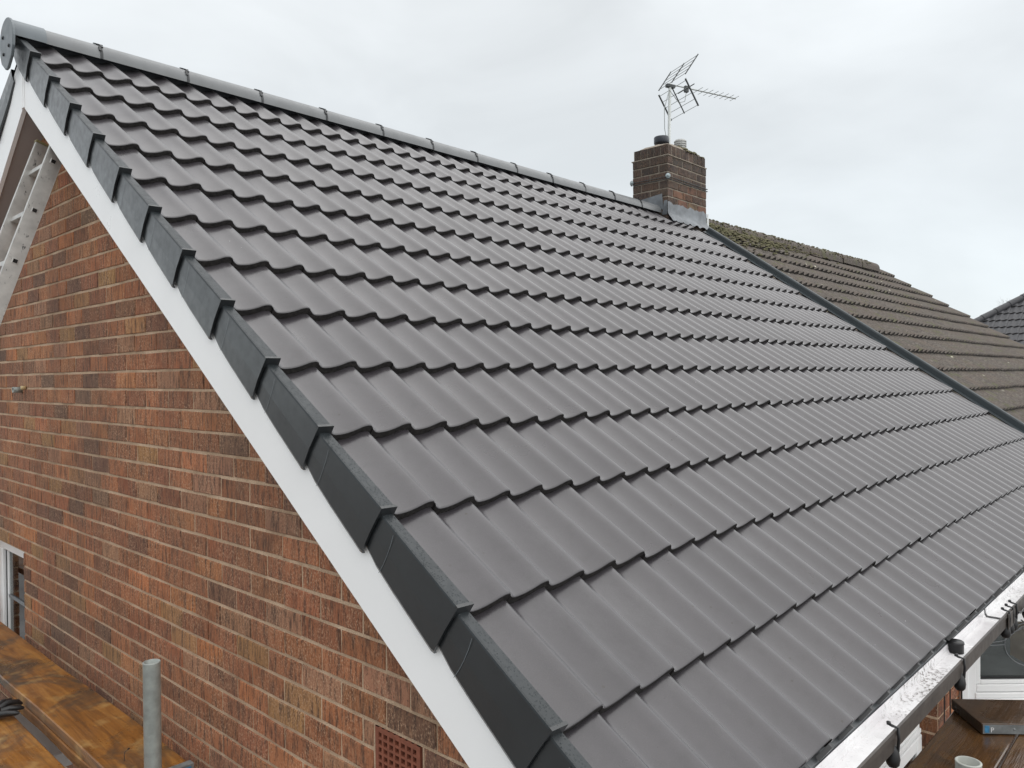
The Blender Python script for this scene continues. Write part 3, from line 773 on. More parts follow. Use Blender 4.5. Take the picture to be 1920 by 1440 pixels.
# ---------------- eaves tray and gutter
tr = MB(); x0, x1 = -0.01, XP
prof = [(-0.17, -0.205), (-0.246, -0.244), (-0.258, -0.252), (-0.2595, -0.30)]
nx = 90
for i in range(nx):
    xa, xb = x0 + (x1 - x0) * i / nx, x0 + (x1 - x0) * (i + 1) / nx
    wa = 0.0012 * math.sin(i * 1.3); wb_ = 0.0012 * math.sin((i + 1) * 1.3)
    tr.add([(xa, y + wa, z) for y, z in prof] + [(xb, y + wb_, z) for y, z in prof], [(j, j + 4, j + 5, j + 1) for j in range(3)], 0)
tr.build("eaves_tray", TRAY, house, fix=False)
# added black teeth: dark hollows under the crests put into the shape
cb = MB()
for i in range(int(XP / W)):
    xx = i * W
    j_ = random.uniform(-0.003, 0.003)
    q = [RP(xx + 0.62 * W, -0.3462, -0.046), RP(xx + 1.0 * W, -0.3462, -0.046), RP(xx + 0.94 * W, -0.3462, -0.012), RP(xx + 0.85 * W, -0.3462, -0.012)]
    cb.prism(q, RP(0, -0.011 + j_, 0))
o = cb.build("eaves_dark_teeth", BLACK, house, fix=False); o["kind"] = "stuff"
GYF, GYB, GZT, GZB = -0.343, -0.262, -0.256, -0.287
gt = MB(); X0, X1 = -0.03, 6.9
inner = [(GYB, GZT - 0.0), (GYB - 0.002, GZB + 0.010), (GYB - 0.008, GZB), (GYF + 0.014, GZB), (GYF + 0.004, GZB + 0.012), (GYF + 0.003, GZT)]
GO = GZB - 0.022
outer = [(GYF + 0.003, GZT), (GYF + 0.001, GZT + 0.004), (GYF - 0.006, GZT + 0.003), (GYF - 0.007, GZT - 0.010), (GYF - 0.003, GZT - 0.014), (GYF - 0.003, GO), (GYF + 0.01, GO - 0.006), (GYB + 0.04, GO - 0.002), (GYB + 0.043, GZT - 0.03)]
for prof, mi in ((inner, 0), (outer, 1)):
    n = len(prof)
    gt.add([(X0, y, z) for y, z in prof] + [(X1, y, z) for y, z in prof], [(j, j + n, j + n + 1, j + 1) for j in range(n - 1)], mi)
gut = gt.build("gutter", [GUT_IN, GUT_OUT], house, fix=False)
for xu in (2.46,):
    m = MB(); pr_ = [(y, z + 0.0025) for y, z in inner]
    n = len(pr_)
    m.add([(xu, y, z) for y, z in pr_] + [(xu + 0.022, y, z) for y, z in pr_], [(j, j + n, j + n + 1, j + 1) for j in range(n - 1)], 0)
    m.build("gutter_seal", BLACK, gut, fix=False)
    m = MB(); m.box((xu - 0.02, GYF - 0.012, GO - 0.008), (xu + 0.10, GYF - 0.0075, GZT + 0.002)); m.build("gutter_union", GUT_OUT, gut, bevel=0.002)
m = MB(); m.box((0.0, -0.20, -0.42), (XP, -0.18, -0.25)); m.build("fascia", GUT_OUT, house)
m = MB(); m.box((0.0, -0.179, -0.42), (XP, YF + 0.0, -0.408)); m.build("eaves_soffit", UPVC, house)

# ---------------- joint strip on the party line
ps = MB()
pf = [(XP - 0.03, -0.006), (XP + 0.028, 0.002), (XP + 0.034, 0.042), (XP + 0.040, 0.052), (XP + 0.048, 0.056), (XP + 0.068, 0.059), (XP + 0.076, 0.053), (XP + 0.079, -0.03)]
n = len(pf); V = [RP(x, s, q) for s in (-0.36, 4.10) for x, q in pf]
ps.add(V, [(j, j + n, j + n + 1, j + 1) for j in range(n - 1)], 0)
ps.build("joint_strip", TRIM, house, fix=False)

# ---------------- chimney
CX0, CX1, CY0, CY1 = 6.112, 6.955, 3.50, 3.96
CB = 0.0895; CZT = 3.151                      # underside of the soldier course
core = MB(); core.box((CX0 + 0.006, CY0 + 0.006, 2.2), (CX1 - 0.006, CY1 - 0.006, CZT)); core.box((CX0 + 0.006 + 0.012, CY0 + 0.012, CZT - 0.001), (CX1 - 0.012, CY1 - 0.012, 3.262))
chim = core.build("chimney", MORTARG, house)
CPAL = [((0.062, 0.048, 0.042), 5), ((0.048, 0.040, 0.037), 5), ((0.080, 0.056, 0.046), 3), ((0.050, 0.041, 0.038), 3)]
CPLO = [((0.17, 0.082, 0.052), 4), ((0.14, 0.070, 0.048), 3), ((0.16, 0.108, 0.060), 2), ((0.09, 0.058, 0.046), 3)]
def cbrick(c, u, wv, L_, H_, col):
    m = MB(); m.c = []
    brick_mb(m, (0, 0, 0), u, (0, 0, 1), wv, L_ - 0.012, H_, 0.04, col, cham=0.004)
    link("brick", m.mesh("brick", BRICKD), chim, Vector(c) + Vector(wv) * random.uniform(-0.002, 0.003))
for i in range(0, 8):
    zc = CZT - CB * (i + 0.5) - 0.004
    L4 = (CX1 - CX0) / 4
    ed = [0, .5, 1.5, 2.5, 3.5, 4] if i % 2 == 0 else [0, 1, 2, 3, 4]
    for a, b in zip(ed, ed[1:]):
        xc = CX0 + L4 * (a + b) / 2
        cbrick((xc, CY0, zc), (1, 0, 0), (0, -1, 0), L4 * (b - a), CB - 0.014, pick(CPLO if (i >= 3 and xc > CX0 + 0.12) else CPAL))
    D2 = (CY1 - CY0) / 2
    ed = [0, 1, 2] if i % 2 == 0 else [0, 0.5, 1.5, 2]
    for a, b in zip(ed, ed[1:]):
        cbrick((CX0, CY0 + D2 * (a + b) / 2, zc), (0, -1, 0), (-1, 0, 0), D2 * (b - a), CB - 0.014, pick(CPAL))
SH = 0.118
nfr = 9
for i in range(nfr):
    w_ = (CX1 - CX0 - 0.02) / nfr
    cbrick((CX0 + 0.012 + w_ * (i + 0.5), CY0 + 0.008, CZT + SH / 2 + 0.006), (1, 0, 0), (0, -1, 0), w_ + 0.002, SH - 0.012, pick(CPAL))
for i in range(5):
    w_ = (CY1 - CY0 - 0.03) / 5
    cbrick((CX0 + 0.012, CY0 + 0.012 + w_ * (i + 0.5), CZT + SH / 2 + 0.006), (0, -1, 0), (-1, 0, 0), w_ + 0.002, SH - 0.012, pick(CPAL))
m = MB(); m.box((CX0 - 0.003, CY0 - 0.006, CZT - 0.006), (CX1 + 0.004, CY1 + 0.01, CZT + 0.007)); m.build("mortar_ledge", MORTARG, chim, bevel=0.003)
# mortar flaunching with moss on it
def lump(name, pts_fn, mats, parent, fix=True): pass
fl = MB(); nu, nv = 22, 12
hh = lambda u, v: 0.075 * (1 - (2 * u - 1) ** 4) * (1 - (2 * v - 1) ** 4) + 0.008 * noise.noise(Vector((u * 9, v * 6, 3)))
V = [(CX0 + 0.012 + (CX1 - CX0 - 0.02) * u / nu, CY0 + 0.01 + (CY1 - CY0 - 0.02) * v / nv, 3.268 + hh(u / nu, v / nv)) for v in range(nv + 1) for u in range(nu + 1)]
fl.add(V, [(v * (nu + 1) + u, v * (nu + 1) + u + 1, (v + 1) * (nu + 1) + u + 1, (v + 1) * (nu + 1) + u) for v in range(nv) for u in range(nu)], 0, True)
fl.build("flaunching", MORTARG, chim, fix=False)
def clumps(name, spots, mat, parent, seg=6):
    m = MB()
    for c, r, fz in spots:
        c = Vector(c)
        V = []; F = []
        for i in range(4):
            ph = math.pi * 0.5 * i / 3
            for k in range(seg):
                a = 2 * math.pi * k / seg + i
                rr = r * math.cos(ph) * random.uniform(0.75, 1.25)
                V.append(c + Vector((rr * math.cos(a), rr * math.sin(a), r * fz * math.sin(ph) * random.uniform(0.8, 1.2))))
        F = [(i * seg + k, i * seg + (k + 1) % seg, (i + 1) * seg + (k + 1) % seg, (i + 1) * seg + k) for i in range(3) for k in range(seg)]
        m.add(V, F, 0, True)
    o = m.build(name, mat, parent, fix=False); o["kind"] = "stuff"; return o
sp = []
for i in range(90):
    u, v = random.uniform(0.45, 0.97), random.uniform(0.0, 0.5)
    sp.append(((CX0 + 0.012 + (CX1 - CX0 - 0.02) * u, CY0 + 0.012 + (CY1 - CY0 - 0.02) * v, 3.262 + hh(u, v)), random.uniform(0.015, 0.035), 0.7))
clumps("chimney_moss", sp, MOSS, chim)
# pots
m = MB(); cx, cy = 6.376, 3.74
m.lathe([(0.068, -0.06), (0.068, 0.015), (0.082, 0.017), (0.086, 0.024), (0.086, 0.086), (0.080, 0.094), (0.070, 0.094), (0.06, 0.02)], (cx, cy, 3.352), seg=28); m.build("black_pot", mk_plain("black chimney cowl", (0.016, 0.019, 0.028), 0.4), chim)
m = MB(); cx2 = 6.78
prof = [(0.062, -0.07)]
for i in range(4): prof += [(0.062, i * 0.026), (0.073, i * 0.026 + 0.004), (0.073, i * 0.026 + 0.014), (0.062, i * 0.026 + 0.019)]
prof += [(0.058, 0.106), (0.001, 0.110)]
m.lathe(prof, (cx2, cy, 3.392), seg=24, smooth=False); m.build("ribbed_cowl", mk_plain("grey ribbed cowl", (0.42, 0.42, 0.41), 0.5, 0.3, 20), chim)
# lead: front apron, dressed over the tiles, and side steps
ap = MB(); nu, nv = 40, 7
rows = []
for v in range(nv + 1):
    f = v / nv
    for u in range(nu + 1):
        x = CX0 - 0.02 + (CX1 - CX0 + 0.0) * u / nu
        zt = 2.622 + 0.006 * math.sin(u * 0.9) + (0.012 if u % 11 < 5 else 0)
        if f < 0.35:
            g_ = f / 0.35; P = Vector((x, CY0 - 0.010, zt + (2.50 - zt) * g_))
        else:
            g_ = (f - 0.35) / 0.65; s0 = 4.27
            t = (x / W) % 1.0; h = 0.0
            for (t0, h0), (t1, h1) in zip(PR, PR[1:] + [(1.0, PR[0][1])]):
                if t0 <= t <= t1: h = h0 + (h1 - h0) * (t - t0) / (t1 - t0)
            P = RP(x, s0 - 0.080 * g_ - 0.01 * math.sin(u), 0.032 - 0.018 * g_ - AMP * (1 - h) * 0.55 * g_)
            if g_ < 0.25: P = P.lerp(Vector((x, CY0 - 0.012, 2.50)), 1 - g_ / 0.25)
        rows.append(P + Vector((0, 0, 0.004 * noise.noise(Vector((x * 14, v * 2.0, 0))))))
ap.add(rows, [(v * (nu + 1) + u, v * (nu + 1) + u + 1, (v + 1) * (nu + 1) + u + 1, (v + 1) * (nu + 1) + u) for v in range(nv) for u in range(nu)], 0, True)
ap.build("lead_apron", LEAD, chim, fix=False)
for poly in ([(3.505, 2.50), (3.505, 2.655), (3.545, 2.655), (3.57, 2.50)], [(3.555, 2.56), (3.57, 2.735), (3.85, 2.705), (3.85, 2.6)]):
    m = MB(); m.prism([(CX0 - 0.008, y, z) for y, z in poly], (0.004, 0, 0)); m.build("lead_step", LEAD, chim)
m = MB(); m.prism([(CX1 - 0.02, CY0 - 0.014, 2.42), (CX1 + 0.03, CY0 - 0.014, 2.40), (CX1 + 0.02, CY0 - 0.014, 2.62), (CX1 - 0.005, CY0 - 0.014, 2.62)], (0, 0.004, 0)); m.build("lead_corner", mk_plain("bright lead corner", (0.62, 0.64, 0.64), 0.5, 0.1, 9), chim)

# ================================================================== TV AERIAL
aer = thing("tv_aerial", "television aerial on a thin mast lashed to the brick chimney", "aerial", (6.497, 3.72, 3.34))
m = MB(); m.tube([(6.497, 3.72, 3.30), (6.515, 3.72, 3.72), (6.53, 3.72, 4.09)], 0.017, 10); m.build("mast", MAST, aer)
HD = Vector((6.53, 3.72, 4.06))
dR = Vector((math.cos(R(65)), math.sin(R(65)), 0)); dB = Vector((math.cos(R(-25)), math.sin(R(-25)), -0.055)).normalized(); dU = Vector((0, 0, 1))
m = MB(); m.obox(HD - dR * 0.024 - dB * 0.05 - dU * 0.02, dR * 0.048, dB * 0.11, dU * 0.038); m.build("mast_clamp", DARKM, aer, bevel=0.006)
BS = HD + dB * 0.02 + dU * 0.02
m = MB(); m.tube([BS - dB * 0.03, BS + dB * 0.90], 0.0075, 6); m.build("boom", AERIAL, aer)
for sgn, hgt in ((1, 0.27), (-1, 0.29)):
    m = MB(); base = BS + dU * 0.02 * sgn; tip = BS + dU * hgt * sgn + dB * 0.17
    for q in range(5):
        c = base.lerp(tip, 0.08 + 0.92 * q / 4)
        m.tube([c - dR * 0.27, c + dR * 0.27], 0.0035, 5)
    for e in (-0.27, 0.0, 0.27):
        a_, b2 = base + dR * e, tip + dR * e
        wv = 0.010 if e else 0.006
        m.tube([a_ + (b2 - a_) * 0.02, b2 + (b2 - a_).normalized() * 0.012], wv if sgn < 0 and e else 0.007, 6, mat=1)
    m.build("reflector", [AERIAL, DARKM], aer)
m = MB(); c = BS + dB * 0.20; m.obox(c - dR * 0.018 - dB * 0.02 - dU * 0.05, dR * 0.036, dB * 0.045, dU * 0.07); m.tube([c - dR * 0.16 - dU * 0.01, c + dR * 0.16 - dU * 0.01], 0.006, 6); m.build("dipole", DARKM, aer)
for i in range(8):
    c = BS + dB * (0.36 + i * 0.0745)
    l_ = 0.10 - 0.002 * i
    m = MB(); m.tube([c - dR * l_, c + dR * l_], 0.0032, 5); m.build("director", AERIAL, aer)
m = MB()
cc = BS + dB * 0.20 - dU * 0.06
m.tube([cc, cc - dU * 0.10 - dB * 0.02, cc - dU * 0.13 - dB * 0.10, cc - dU * 0.05 - dB * 0.18, HD - dU * 0.06 - dB * 0.03 - dR * 0.03, HD - dU * 0.28 - dB * 0.09 - dR * 0.02, HD - dU * 0.5 - dB * 0.075, Vector((6.48, 3.72, 3.36))], 0.0045, 5)
m.build("aerial_cable", AERIAL, aer)
m = MB()
zl = CZT - 0.255
for dz in (-0.012, 0.014):
    m.tube([(CX0 - 0.012, CY1 + 0.012, zl + dz), (CX0 - 0.012, CY0 - 0.012, zl + dz), (CX1 + 0.006, CY0 - 0.012, zl + dz), (CX1 + 0.006, CY0 + 0.1, zl + dz)], 0.004, 5)
m.build("lashing_wire", DARKM, aer)
for x, y in ((CX0 - 0.012, CY0 - 0.012), (CX0 - 0.012, CY1 + 0.004)):
    m = MB(); dn = Vector((-1, -1, 0)) if y < 3.6 else Vector((-1, 0.2, 0))
    m.lathe([(0.001, 0.007), (0.007, 0.006), (0.009, 0.002), (0.026, 0.001), (0.029, -0.002), (0.001, -0.004)], (x, y, zl + 0.02), dn, 16); m.build("corner_plate", mk_plain("zinc plate", (0.28, 0.33, 0.34), 0.4, 0.3, 60, metal=0.3), aer)

# ================================================================== LADDER
lad = thing("ladder", "aluminium ladder with paint splashes leaning against the gable under the eaves", "ladder", (-0.83, 3.36, -0.62))
LD = Vector((-0.0845, 0, -0.2515)); LU = -LD.normalized(); LP = Vector((LU.z, 0, -LU.x))      # up the ladder, and across its stile
P0 = Vector((-0.004, 3.2, 1.812))
for y, topz in ((3.19, 0.36), (3.52, 0.17)):
    m = MB(); a_ = Vector((P0.x, y, P0.z)) + LD.normalized() * 2.45; b2 = Vector((P0.x, y, P0.z)) + LU * topz
    ln = (b2 - a_)
    m.obox(a_ - LP * 0.033, ln, LP * 0.066, Vector((0, 0.004, 0)))
    m.obox(a_ - LP * 0.037, ln, LP * 0.004, Vector((0, 0.026, 0))); m.obox(a_ + LP * 0.033, ln, LP * 0.004, Vector((0, 0.026, 0)))
    m.build("stile", ALU, lad, bevel=0.001)
for i in range(-1, 10):
    c = P0 + LD * (i)
    if i < 0 : continue
    m = MB(); m.obox(c + Vector((0, -0.012, 0)) - LP * 0.015 - LU * 0.014, LP * 0.030, LU * 0.028, Vector((0, 0.36, 0))); rg = m.build("rung", ALU, lad, bevel=0.003)
    m = MB(); m.obox(c + Vector((0, -0.0128, 0)) - LP * 0.0095 - LU * 0.009, LP * 0.019, LU * 0.018, Vector((0, 0.0004, 0))); m.build("rung_hole", DARKV, rg)
m = MB(); m.obox(Vector((P0.x, 3.515, P0.z)) + LU * 0.17 - LP * 0.04, LP * 0.08, LU * 0.012, Vector((0, 0.034, 0))); m.build("end_cap", mk_plain("mustard ladder cap", (0.22, 0.19, 0.09), 0.6), lad, bevel=0.003)

# ================================================================== SCAFFOLD BY THE GABLE
def board(label, x0, x1, y0, y1, zt, mat, along='y', th=0.038, group="scaffold boards"):
    t = thing("scaffold_board", label, "scaffold board", ((x0 + x1) / 2, (y0 + y1) / 2, zt - th), group)
    m = MB(); n = 10; ed = []
    if along == 'y':
        V = []
        for i in range(n + 1):
            y = y0 + (y1 - y0) * i / n; w = 0.003 * math.sin(i * 2.1 + x0 * 30); h = 0.002 * math.sin(i * 1.7 + x1 * 20)
            V += [(x0 + w, y, zt - 0.003 + h), (x0 + 0.004 + w, y, zt + h), (x1 - 0.004 + w, y, zt + h), (x1 + w, y, zt - 0.003 + h), (x1 + w, y, zt - th), (x0 + w, y, zt - th)]
    else:
        V = []
        for i in range(n + 1):
            x = x0 + (x1 - x0) * i / n; w = 0.003 * math.sin(i * 2.1 + y0 * 30); h = 0.002 * math.sin(i * 1.7 + y1 * 20)
            V += [(x, y0 + w, zt - 0.003 + h), (x, y0 + 0.004 + w, zt + h), (x, y1 - 0.004 + w, zt + h), (x, y1 + w, zt - 0.003 + h), (x, y1 + w, zt - th), (x, y0 + w, zt - th)]
    m.add(V, [(6 * i + j, 6 * i + (j + 1) % 6, 6 * i + 6 + (j + 1) % 6, 6 * i + 6 + j) for i in range(n) for j in range(6)] + [tuple(range(6)), tuple(range(6 * n, 6 * n + 6))], 0)
    m.build("plank", mat, t)
    return t
SZ = -0.62
b1 = board("orange wet scaffold board lying next to the brick gable wall", -0.268, -0.042, 1.66, 6.4, SZ, WOOD)
m = MB(); m.box((-0.271, 1.6585, SZ - 0.041), (-0.039, 1.69, SZ + 0.0035)); m.build("end_band", STEELB, b1, bevel=0.001)
m = MB(); m.box((-0.13, 1.656, SZ - 0.036), (-0.05, 1.6582, SZ - 0.004)); m.build("sticker", BLUE, b1)
b2_ = board("outer orange scaffold board carrying the black glove", -0.580, -0.352, 1.2, 6.4, SZ - 0.004, WOOD)
board("third orange scaffold board, furthest from the gable wall", -0.812, -0.588, 1.2, 6.4, SZ - 0.002, WOOD)
board("pale rough scaffold board lapped under the one beside the gable wall", -0.272, -0.05, 0.9, 2.98, SZ - 0.041, WOODL)
# small bits on the near end of the board
for x, y, nl in ((-0.20, 1.86, "bent black nail standing on the wet board just right of the upright tube"), (-0.12, 1.84, "small bent black nail nearest the blue sticker on the board end")):
    m = MB(); m.tube([(x, y, SZ + 0.002), (x + 0.004, y + 0.008, SZ + 0.028), (x + 0.02, y + 0.012, SZ + 0.034)], 0.0012, 4)
    m.lathe([(0.0005, 0), (0.005, 0.002), (0.0005, 0.006)], (x + 0.02, y + 0.012, SZ + 0.032), seg=6)
    tag(m.build("bent_nail", BLACK, None), nl, "nail", "bent nails on the board end")
def pole(label, base, top, r=0.02415, mat=GALV, wall=0.004, name="scaffold_tube", group="scaffold tubes"):
    t = thing(name, label, "scaffold tube", base, group)
    base, top = Vector(base), Vector(top); ax = (top - base); h = ax.length
    m = MB(); m.lathe([(r, 0), (r, h - 0.003), (r + 0.0006, h - 0.001), (r - 0.001, h), (r - wall, h), (r - wall, h - 0.4)], base, ax, 28); m.build("tube", mat, t, fix=False)
    return t
LT = Vector((-0.325, 1.30, -0.092))
pole("grey galvanised upright scaffold tube with open top in front of the brick gable", (LT.x + 0.004, LT.y, GZ), LT)
pole("horizontal scaffold tube under the boards by the gable", (-1.6, 3.55, SZ - 0.07), (-0.12, 3.55, SZ - 0.07))
pole("long scaffold ledger tube running beneath the gable side boards", (-0.315, 0.9, SZ - 0.13), (-0.315, 6.3, SZ - 0.13))
m = MB(); m.box((-0.10, 3.02, -1.09), (XW - 0.001, 3.75, -1.02)); m.build("wall_ledge", SLABM, house, bevel=0.004)
# glove
gl = thing("work_glove", "crumpled black work glove lying on the outer scaffold board", "glove", (-0.40, 2.62, SZ))
m = MB(); gz = SZ + 0.016; gc = Vector((-0.425, 2.63, gz))
m.tube([gc + Vector((-0.10, 0.05, 0)), gc + Vector((-0.05, 0.02, 0.008)), gc + Vector((0.0, 0, 0.006)), gc + Vector((0.03, -0.015, 0.0))], [0.034, 0.042, 0.04, 0.02], 10)
m.build("palm", BLACK, gl)
for i, (dx, dy, ln, hz) in enumerate(((0.10, 0.045, 0.095, 0.018), (0.11, 0.012, 0.105, 0.022), (0.105, -0.022, 0.10, 0.010), (0.085, -0.052, 0.085, 0.003), (0.015, 0.075, 0.075, 0.012))):
    m = MB(); s0 = gc + Vector((0.01, dy * 0.5, 0.004))
    d_ = Vector((dx, dy * 1.2, 0)).normalized()
    m.tube([s0, s0 + d_ * ln * 0.5 + Vector((0, 0, hz)), s0 + d_ * ln * 0.85 + Vector((0, 0, hz * 0.6)), s0 + d_ * ln], [0.013, 0.0125, 0.011, 0.005], 8); m.build("finger", BLACK, gl)

# ================================================================== SCAFFOLD BY THE EAVES
y = -0.205
labs = ["wet brown scaffold board nearest the front wall under the gutter", "second wet scaffold board out from the front wall", "third scaffold board out from the front wall", "fourth scaffold board, outermost along the front wall"]
for i, (ya, yb_) in enumerate(((-0.430, -0.205), (-0.612, -0.440), (-0.925, -0.700), (-1.16, -0.935))):
    board(labs[i], -0.6, 2.3 + 0.02 * i, ya, yb_, SZ - 0.002 * i, WOODX, 'x')
RT = Vector((0.36, -0.677, 0.016))
RT = CAM + (RT - CAM) * 1.10
pole("whitish weathered scaffold tube with open top standing below the gutter", (RT.x, RT.y - 0.004, GZ), RT, mat=TUBEW)
# board laid across the deck towards the bay
C0 = Vector((2.055, -0.338, SZ + 0.001)); dl = Vector((0.64, -0.768, 0)).normalized(); dw = Vector((0.768, 0.64, 0)).normalized()
cbd = thing("scaffold_board", "dark soaked scaffold board laid askew on the deck in front of the bay window", "scaffold board", C0 + dl * 0.5 + dw * 0.11, "scaffold boards")
m = MB(); m.obox(C0, dl * 1.6, dw * 0.228, Vector((0, 0, 0.04))); m.build("plank", WOODD, cbd, bevel=0.003)
m = MB(); m.obox(C0 + dl * 0.004 - dw * 0.0015 + Vector((0, 0, 0.003)), dl * 0.155, dw * 0.0014, Vector((0, 0, 0.033))); bd = m.build("metal_band", STEELB, cbd)
m = MB(); m.obox(C0 + dl * 0.010 - dw * 0.0024 + Vector((0, 0, 0.007)), dl * 0.017, dw * 0.0008, Vector((0, 0, 0.026))); m.build("sticker", BLUE, cbd)
cu = bpy.data.curves.new("lettering", 'FONT'); cu.body = "P"; cu.size = 0.026; cu.extrude = 0.0002; cu.materials.append(WHITEP)
tmp = bpy.data.objects.new("tmp_text", cu); COL.objects.link(tmp); bpy.context.view_layer.update()
lm_ = bpy.data.meshes.new_from_object(tmp.evaluated_get(bpy.context.evaluated_depsgraph_get())); bpy.data.objects.remove(tmp)
to = link("lettering", lm_, cbd)
to.matrix_parent_inverse = Matrix.Translation(-Vector(cbd.location))
rm = Matrix((dl, Vector((0, 0, 1)), -dw)).transposed().to_4x4(); rm.translation = C0 + dl * 0.0305 - dw * 0.0024 + Vector((0, 0, 0.009)); to.matrix_basis = rm
m = MB(); m.lathe([(0.0005, 0.002), (0.004, 0.0015), (0.005, 0)], C0 + dl * 0.118 - dw * 0.0016 + Vector((0, 0, 0.02)), -dw, 8); m.build("band_screw", STEELB, cbd)
# black cap in the gutter
t = thing("black_cap", "black round plastic cap standing in the white gutter", "cap", (2.0, -0.262, GZB))
m = MB(); m.lathe([(0.0005, 0.043), (0.023, 0.043), (0.027, 0.040), (0.028, 0.033), (0.026, 0.032), (0.026, 0.001), (0.0005, 0.0005)], (1.92, -0.285, GZB), seg=20); m.build("cap_body", BLACK, t)
# festoon lights clipped to the gutter lip
def lamp(x, sc=1.0):
    t = thing("festoon_lamp", "", "festoon lamp", (x, GYF - 0.012, GZT - 0.05))
    m = MB(); y = GYF - 0.010
    m.tube([(x, GYF + 0.012, GZT + 0.014), (x, GYF + 0.004, GZT + 0.012), (x, y, GZT + 0.010), (x, y - 0.002, GZT - 0.02), (x - 0.002, y, GZT - 0.055)], 0.0042, 6)
    m.lathe([(0.0005, -0.006), (0.006, -0.004), (0.006, 0.004), (0.0005, 0.006)], (x - 0.002, GYF + 0.014, GZT + 0.018), seg=8)
    m.build("clip", BLACK, t)
    m = MB(); m.lathe([(0.0005, 0.0), (0.011, 0.001), (0.017, 0.008), (0.019, 0.024), (0.015, 0.045), (0.010, 0.058), (0.0005, 0.062)], (x - 0.008, y + 0.012, GZT - 0.10), (0.12, 0, 1), 12); m.build("bulb", BLACK, t)
    return t
for x, lb in ((1.03, "black festoon lamp clipped to the gutter lip above the white front window"), (1.74, "black festoon lamp clipped to the gutter beside the black cap"),
              (2.46, "black festoon lamp on the gutter joint, first of the close three"), (2.53, "middle black festoon lamp of the close three at the gutter joint"), (2.60, "last black festoon lamp of the close three at the gutter joint")):
    tag(lamp(x), lb, "festoon lamp", "festoon lamps on the gutter")
m = MB(); cy = GYF - 0.004
pts = [(2.66, cy - 0.02, GZT - 0.05)]
m.tube([(2.62, cy - 0.01, GZT - 0.03), (2.72, cy - 0.02, GZT - 0.04), (2.80, cy - 0.03, GZT - 0.075), (2.78, cy - 0.02, GZT - 0.12), (2.70, cy - 0.02, GZT - 0.11), (2.55, cy - 0.0, GZT - 0.10)], 0.003, 5)
m.tube([(2.62, cy - 0.02, GZT - 0.06), (2.74, cy - 0.04, GZT - 0.12), (2.9, cy - 0.02, GZT - 0.06), (3.1, cy - 0.01, GZT - 0.03)], 0.003, 5)
m.lathe([(0.03, -0.01), (0.036, 0), (0.03, 0.012), (0.02, 0.012)], (2.78, cy - 0.03, GZT - 0.07), (1, 0.3, 0), 14)
tag(m.build("light_cable", BLACK), "looped black cable hanging from the gutter near the bay window", "cable")
m = MB(); m.tube([(2.98, YF - 0.012, -0.30), (2.985, YF - 0.013, -0.62), (2.93, YF - 0.013, -0.76), (2.925, YF - 0.012, -1.2)], 0.0035, 5)
m.tube([(3.245, YF - 0.014, -0.30), (3.248, YF - 0.014, -1.2)], 0.004, 5)
m.tube([(3.03, YF - 0.012, -0.30), (3.035, YF - 0.013, -1.2)], 0.0035, 5)
tag(m.build("wall_cable", BLACK), "thin black cables running down the brick pier beside the bay", "cable")

# ================================================================== NEIGHBOUR
nb = thing("neighbour_house", "adjoining house with a weathered brown mossy tiled roof", "house", (10.7, 2.0, GZ))
NX0 = 6.775; NYA = 3.84
def NP(x, s, n): return RP(x, s, n - 0.022)
def NRZ(x): return 2.60 + 0.0115 * (x - 7.7)
m = MB(); 
for far in (False, True):
    smax = (NYA - 0.10 * ST) / CT
    q = [RP(NX0, -0.3, -0.10), RP(14.35, -0.3, -0.10), RP(14.35, smax, -0.10), RP(NX0, smax, -0.10)]
    if far:
        for w_ in q: w_.y = 2 * NYA - w_.y
    m.add(q, [(0, 1, 2, 3)])
nroof = m.build("roof", OLDEDGE, nb, fix=False)
PR2 = [(0.0, 0.05), (0.1, 0.0), (0.3, 0.12), (0.5, 0.55), (0.66, 0.92), (0.76, 1.0), (0.86, 0.92), (0.95, 0.45)]
NT2 = tile_mesh("old_tile", 2, [OLD, OLDEDGE], amp=0.034, thk=0.040, prof=PR2, length=0.39, wob=0.006, dmax=0.05)
cand = []
for k in range(-1, 14):
    s = k * 0.349 - 0.33 + 0.349
    s = 0.722 + 0.349 * (k - 2)
    i = 0
    while True:
        x = NX0 + i * 2 * W
        xe = 14.72 + max(0, (4.56 - s)) * 0.39
        if x + 2 * W > xe: break
        cand.append((x, s)); i += 1
def nkey(c):
    dv = RP(c[0] + .15, c[1], 0) - CAM; zz = dv.dot(fw); uu = 960 + 1458.4 * dv.dot(rt2) / zz; vv = 720 - 1458.4 * dv.dot(up2) / zz
    return zz if (uu < 1960 and vv < 850) else 100 + zz
cand.sort(key=nkey)
restm = MB()
me2 = NT2
for j, (x, s) in enumerate(cand):
    loc = NP(x + random.uniform(-.003, .003), s + random.uniform(-.006, .006), random.uniform(-0.003, 0.004))
    if j < 300:
        link("roof_tile", NT2, nroof, loc, (TH + random.uniform(-.006, .006), 0, random.uniform(-.008, .008)))
    else:
        Mx = Matrix.Translation(loc) @ Matrix.Rotation(TH, 4, 'X')
        b = len(restm.v); restm.v += [tuple(Mx @ v.co) for v in me2.vertices]
        for p_ in me2.polygons:
            restm.f.append(tuple(b + q for q in p_.vertices)); restm.m.append(p_.material_index); restm.s.append(p_.use_smooth)
o = restm.build("far_tiles", [OLD, OLDEDGE], nroof, fix=False); o["kind"] = "stuff"
